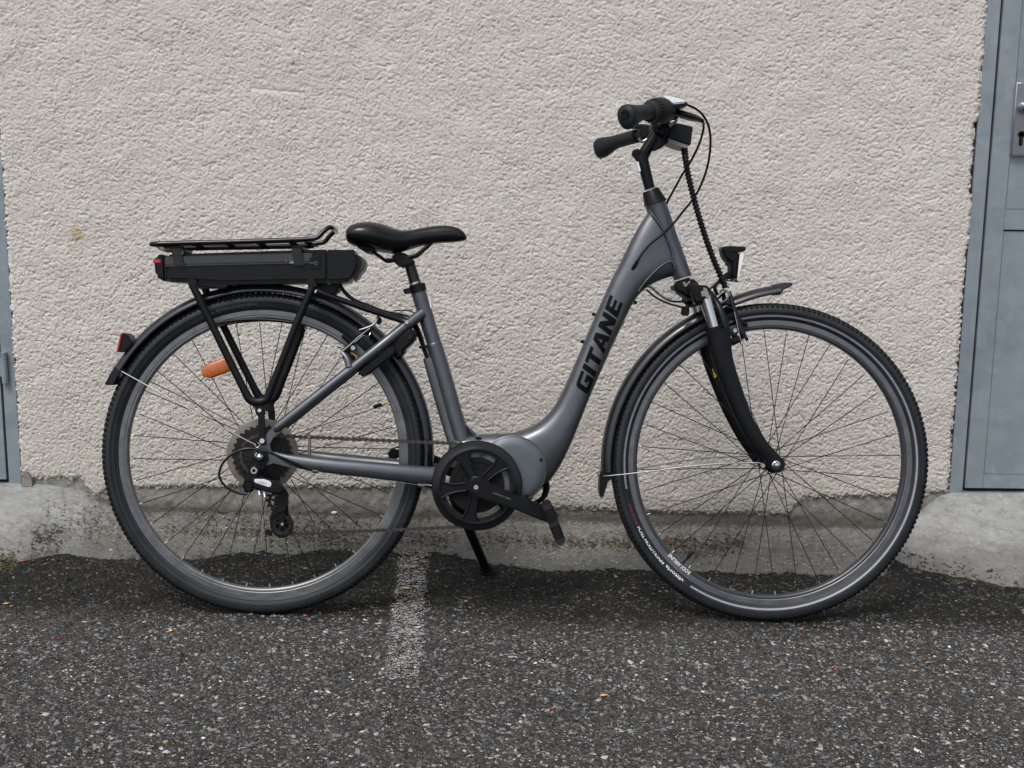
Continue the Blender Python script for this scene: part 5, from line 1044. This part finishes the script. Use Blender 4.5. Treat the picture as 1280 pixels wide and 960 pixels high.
# ---- saddle
b = MB()
S = [(434.0, 293, 299, .030), (436, 286.5, 304, .062), (441, 282, 306.5, .074), (450, 279, 309.5, .080), (462, 278, 312, .081), (474, 279.6, 314.5, .076), (484, 282.6, 316.6, .066), (494, 286.2, 317, .055), (504, 288.3, 314.6, .044), (515, 287.4, 311.3, .036), (527, 285.1, 307.8, .030), (540, 283.1, 305.2, .026), (553, 282, 303.8, .0235), (564, 282.6, 303.2, .021), (573, 285.2, 302.3, .018), (579.5, 290, 301, .0135), (583.2, 295.5, 299.6, .006)]
Sc = crs(np.array([np.r_[P(x, t, 0)[[0, 2]], P(x, u, 0)[[0, 2]], w_] for x, t, u, w_ in S]), 4); R_ = []
for x0_, zt, x1_, zb_, w_ in Sc:
    a = np.linspace(0, 2*pi, 33)[:-1]; ca_, sa_ = np.cos(a), np.sin(a); y = w_*np.sign(ca_)*np.abs(ca_)**.75; h_ = (zt-zb_)/2; zc_ = (zt+zb_)/2
    zz = zc_+h_*np.sign(sa_)*np.abs(sa_)**.85-0*y; zz = np.where(sa_ > 0, zz, zz); R_.append(np.column_stack([np.full_like(y, (x0_+x1_)/2), y, zz]))
b.rings(R_); sd_ = b.build('saddle', 'leather', bike, ang=75)
b = MB(); b.prism([(444, 304), (470, 312), (461, 315.5), (456, 314.5), (447, 309)], -.045, .045, .004, tref=-.04); b.build('saddle_base', 'matte', sd_)
for s in (-1, 1):
    b = MB(); b.tube([q*[1, 1 if s < 0 else -1, 1] for q in (P(458, 307, -.024), P(463, 312, -.024), P(476, 321.5, -.022), P(481, 325, -.022), P(488, 325, -.022), P(502, 322.3, -.022), P(514, 320.5, -.022), P(521, 318, -.021), P(529, 311.5, -.017), P(537, 305, -.013), P(542, 301, -.010))], .0037, 12, 5); b.build('saddle_rail', 'black', sd_)
b = MB(); b.prism([(490, 317), (503, 314.5), (509, 318), (517, 323), (518.5, 330), (506, 333.5), (499, 334), (495, 330), (490, 325)], -.026, .026, .004, tref=-.026); b.build('saddle_clamp', 'matte', sd_)

# ---- headlight
hl = MB(); hl.prism([(901.5, 310), (925, 313.5), (925, 318), (923.5, 330), (921.5, 351.5), (913, 346.5), (913, 328.5), (908, 326), (904, 320)], -.022, .022, .006, seg=3, tref=-.02); hlo = hl.build('headlight', 'matte', bike, ang=40)
b = MB(); b.prism([(901, 309.5), (906, 308), (913, 307.3), (933, 308.5), (933.2, 311), (930.5, 314), (921, 315.5), (909, 315), (903, 313.5)], -.023, .023, .004, seg=3, tref=-.022); b.build('headlight_hood', 'black', hlo, ang=40)
b = MB(); b.prism([(925.2, 316), (930.3, 316.4), (929, 324), (924.5, 343), (922.2, 351), (921.8, 350), (923.6, 331)], -.019, .019, .003, seg=2, tref=-.02); b.build('headlight_lens', 'lens', hlo)
b = MB(); b.prism([(905, 342), (908.5, 340.5), (914, 341.5), (914, 348), (909, 350), (905.5, 349)], -.008, .008, .002, tref=0); b.tube([P(907, 346, 0), P(899, 352, 0), P(894, 357, 0), P(893.5, 361, 0), P(897, 369, 0)], .004, 10, 5, flat=.008); b.tube([P(887, 361.5, 0), P(893, 356, 0), P(897, 353, 0)], .0022, 8, 3); b.build('headlight_bracket', 'matte', hlo)

# ---- V-brakes
def vb(side_s, name, arm_pts, arm_r, bolt_c, low, extra):
    e = empty(name, (0, 0, 0), bike); return e
fb = empty('front_brake', (0, 0, 0), bike)
def farm(b_): b_.tube([P(911.5, 365, -.034), P(914, 374, -.040), P(921, 397, -.046), P(927, 414, -.048), P(930, 423, -.048)], [.0045, .005, .0055, .0075, .007], 12, 4, flat=[.0045, .005, .0055, .0065, .006])
pair('brake_arm', 'gloss', farm, fb)
pair('brake_pad', 'matte', lambda b_: b_.tube([P(917, 400, -.018), P(926, 402, -.018), P(934, 407, -.018)], [.005, .006, .004], 12, 3, flat=.0055), fb)
pair('brake_boss', 'matte', lambda b_: (b_.tube([P(903, 430, -.062), P(914, 427.5, -.052), P(924, 424, -.046)], [.009, .0085, .007], 12, 3), b_.tube([P(932, 424, -.048), P(935, 423, -.048)], [.006, .003], 10, 1)), fb)
b = MB(); b.bolt(P(918.5, 413, -.056), .0055, -.060, -.045); b.bolt(P(927.5, 428.5, -.057), .0040, -.060, -.05); b.build('brake_bolt', 'steel', fb)
b = MB(); b.tube([P(907, 362, -.048), P(911, 369, -.048), P(905, 377, -.044), P(897, 381, -.036), P(893, 385, -.03)], .002, 8, 5); b.tube([P(900, 366, -.04), P(903, 362, -.044), P(908, 366, -.046)], .0022, 8, 4); b.build('brake_noodle', 'stay', fb)
b = MB(); b.tube([P(911, 372, -.042), P(903, 372.5, -.02), P(897, 373, .01)], .0011, 6, 3); b.tube([P(897, 384, -.03), P(906, 379, -.038), P(913, 380, -.044)], [.004, .005, .003], 10, 3); b.tube([P(903, 388, -.03), P(910, 384, -.036), P(915, 386, -.04)], [.003, .0045, .003], 10, 3); b.build('brake_fittings', 'matte', fb)
b = MB(); b.tube([P(918, 390, -.052), P(926.5, 428, -.054)], .0009, 6, 1); b.build('brake_spring', 'steel', fb)
rb = empty('rear_brake', (0, 0, 0), bike)
pair('brake_arm', 'gloss', lambda b_: b_.tube([P(463, 411, -.040), P(450, 421, -.046), P(436, 434, -.052), P(428, 441, -.054)], [.0045, .0052, .006, .0078], 12, 4, flat=[.0045, .005, .006, .007]), rb)
pair('brake_boss', 'frame', lambda b_: b_.tube([P(428, 441, -.054), P(434, 449, -.060), P(437, 459, -.063)], [.007, .0075, .0085], 12, 3), rb)
b = MB(); b.bolt(P(441.5, 434.8, -.052), .0058, -.057, -.03); b.bolt(P(426.5, 444.5, -.062), .0042, -.067, -.055); b.build('brake_bolt', 'steel', rb)
b = MB(); b.tube([P(423.5, 432.5, -.054), P(427, 434, -.054)], .004, 10, 1); b.build('arm_cap', 'steel', rb)
pair('brake_pad', 'matte', lambda b_: b_.tube([P(428, 419, -.018), P(436, 425, -.018), P(444, 434, -.018)], [.005, .006, .004], 12, 3, flat=.0055), rb)
b = MB(); b.tube([P(473.5, 391.5, -.03), P(471.5, 399, -.034), P(467, 405.5, -.036), P(459, 409.5, -.038), P(449, 412.5, -.04)], [.0016, .0024, .0026, .0024, .0016], 10, 6); b.build('brake_noodle', 'stay', rb)
b = MB(); b.tube([P(430, 439, -.058), P(454, 419, -.05)], .0009, 6, 1); b.tube([P(454, 419, -.05), P(461, 420, -.045), P(463, 415, -.04)], .0009, 6, 4); b.build('brake_spring', 'steel', rb)
b = MB(); b.tube([P(472, 397, -.03), P(474.5, 400, -.028), P(473, 405, -.03)], [.003, .005, .004], 10, 3); b.build('brake_boot', 'matte', rb)
b = MB(); b.tube([P(438, 441, -.040), P(442, 443.5, -.040), P(446, 445.5, -.040)], [.004, .003, .0025], 8, 2); b.build('pad_washer', 'gold', rb)

# ---- ring lock round the rear wheel
lk = empty('ring_lock', (0, 0, 0), bike)
pair('lock_arm', 'black', lambda b_: b_.prism([(446, 465), (451, 459), (463, 450), (474, 442), (487, 434), (494, 431), (496, 440), (489, 447), (474, 458), (462, 467), (456, 471.5), (450, 471)], -.0560, -.0330, .004, seg=3, tref=-.055), lk)
b = MB(); b.prism([(488, 437), (495, 425), (510, 411), (516, 410.5), (520, 415), (520.5, 422), (514, 430), (506, 437), (504, 446), (499, 449), (495, 443)], -.050, .050, .006, seg=3, tref=-.05); b.build('lock_body', 'matte', lk, ang=40)
b = MB(); q = P(511.5, 421.5, -.051); b.lathe((q[0], 0, q[2]), [(-.0500, .0055), (-.0515, .005), (-.0516, .003), (-.0505, .0025)], 20); b.build('lock_cylinder', 'gloss', lk)

# ---- kickstand on the far side
ft = G(610, 717); ft[2] = gz(ft[0])+ah(ft[0], ft[1]); fl_ = L(ft); kt = np.array([BB[0]-.048, .040, .262])
ks = MB(); d_ = (fl_-kt)/np.linalg.norm(fl_-kt); ks.tube([kt, kt+d_*.06, fl_-d_*.035], [.0135, .0125, .0105], 16, 1, flat=[.014, .012, .011]); kso = ks.build('kickstand', 'gloss', bike)
b = MB(); b.tube([kt+d_*.015, kt+d_*.07], .0165, 16, 1); b.bolt(kt+d_*.03, .005, kt[1]-.02, kt[1]-.012); b.build('stand_collar', 'matte', kso)
b = MB(); R_ = []; up_l = BM.T@np.array([0, 0, 1.]); fx = BM.T@np.array([1., 0, 0]); fy_ = BM.T@np.array([0, 1., 0]); a = np.arange(20)*2*pi/20
for h_, r1, r2 in ((.0, .024, .018), (.005, .0245, .018), (.012, .017, .0135), (.030, .012, .0115), (.034, .0105, .0105)): R_.append(fl_+up_l*h_+(-d_*h_-up_l*h_)*.8+np.outer(np.cos(a)*r1, fx)+np.outer(np.sin(a)*r2, fy_))
b.rings(R_); b.build('stand_foot', 'matte', kso)
b = MB(); b.tube([np.array([BB[0]-.06, .045, BB[2]-.01]), kt], .014, 12, 1); b.build('stand_mount', 'matte', bike)
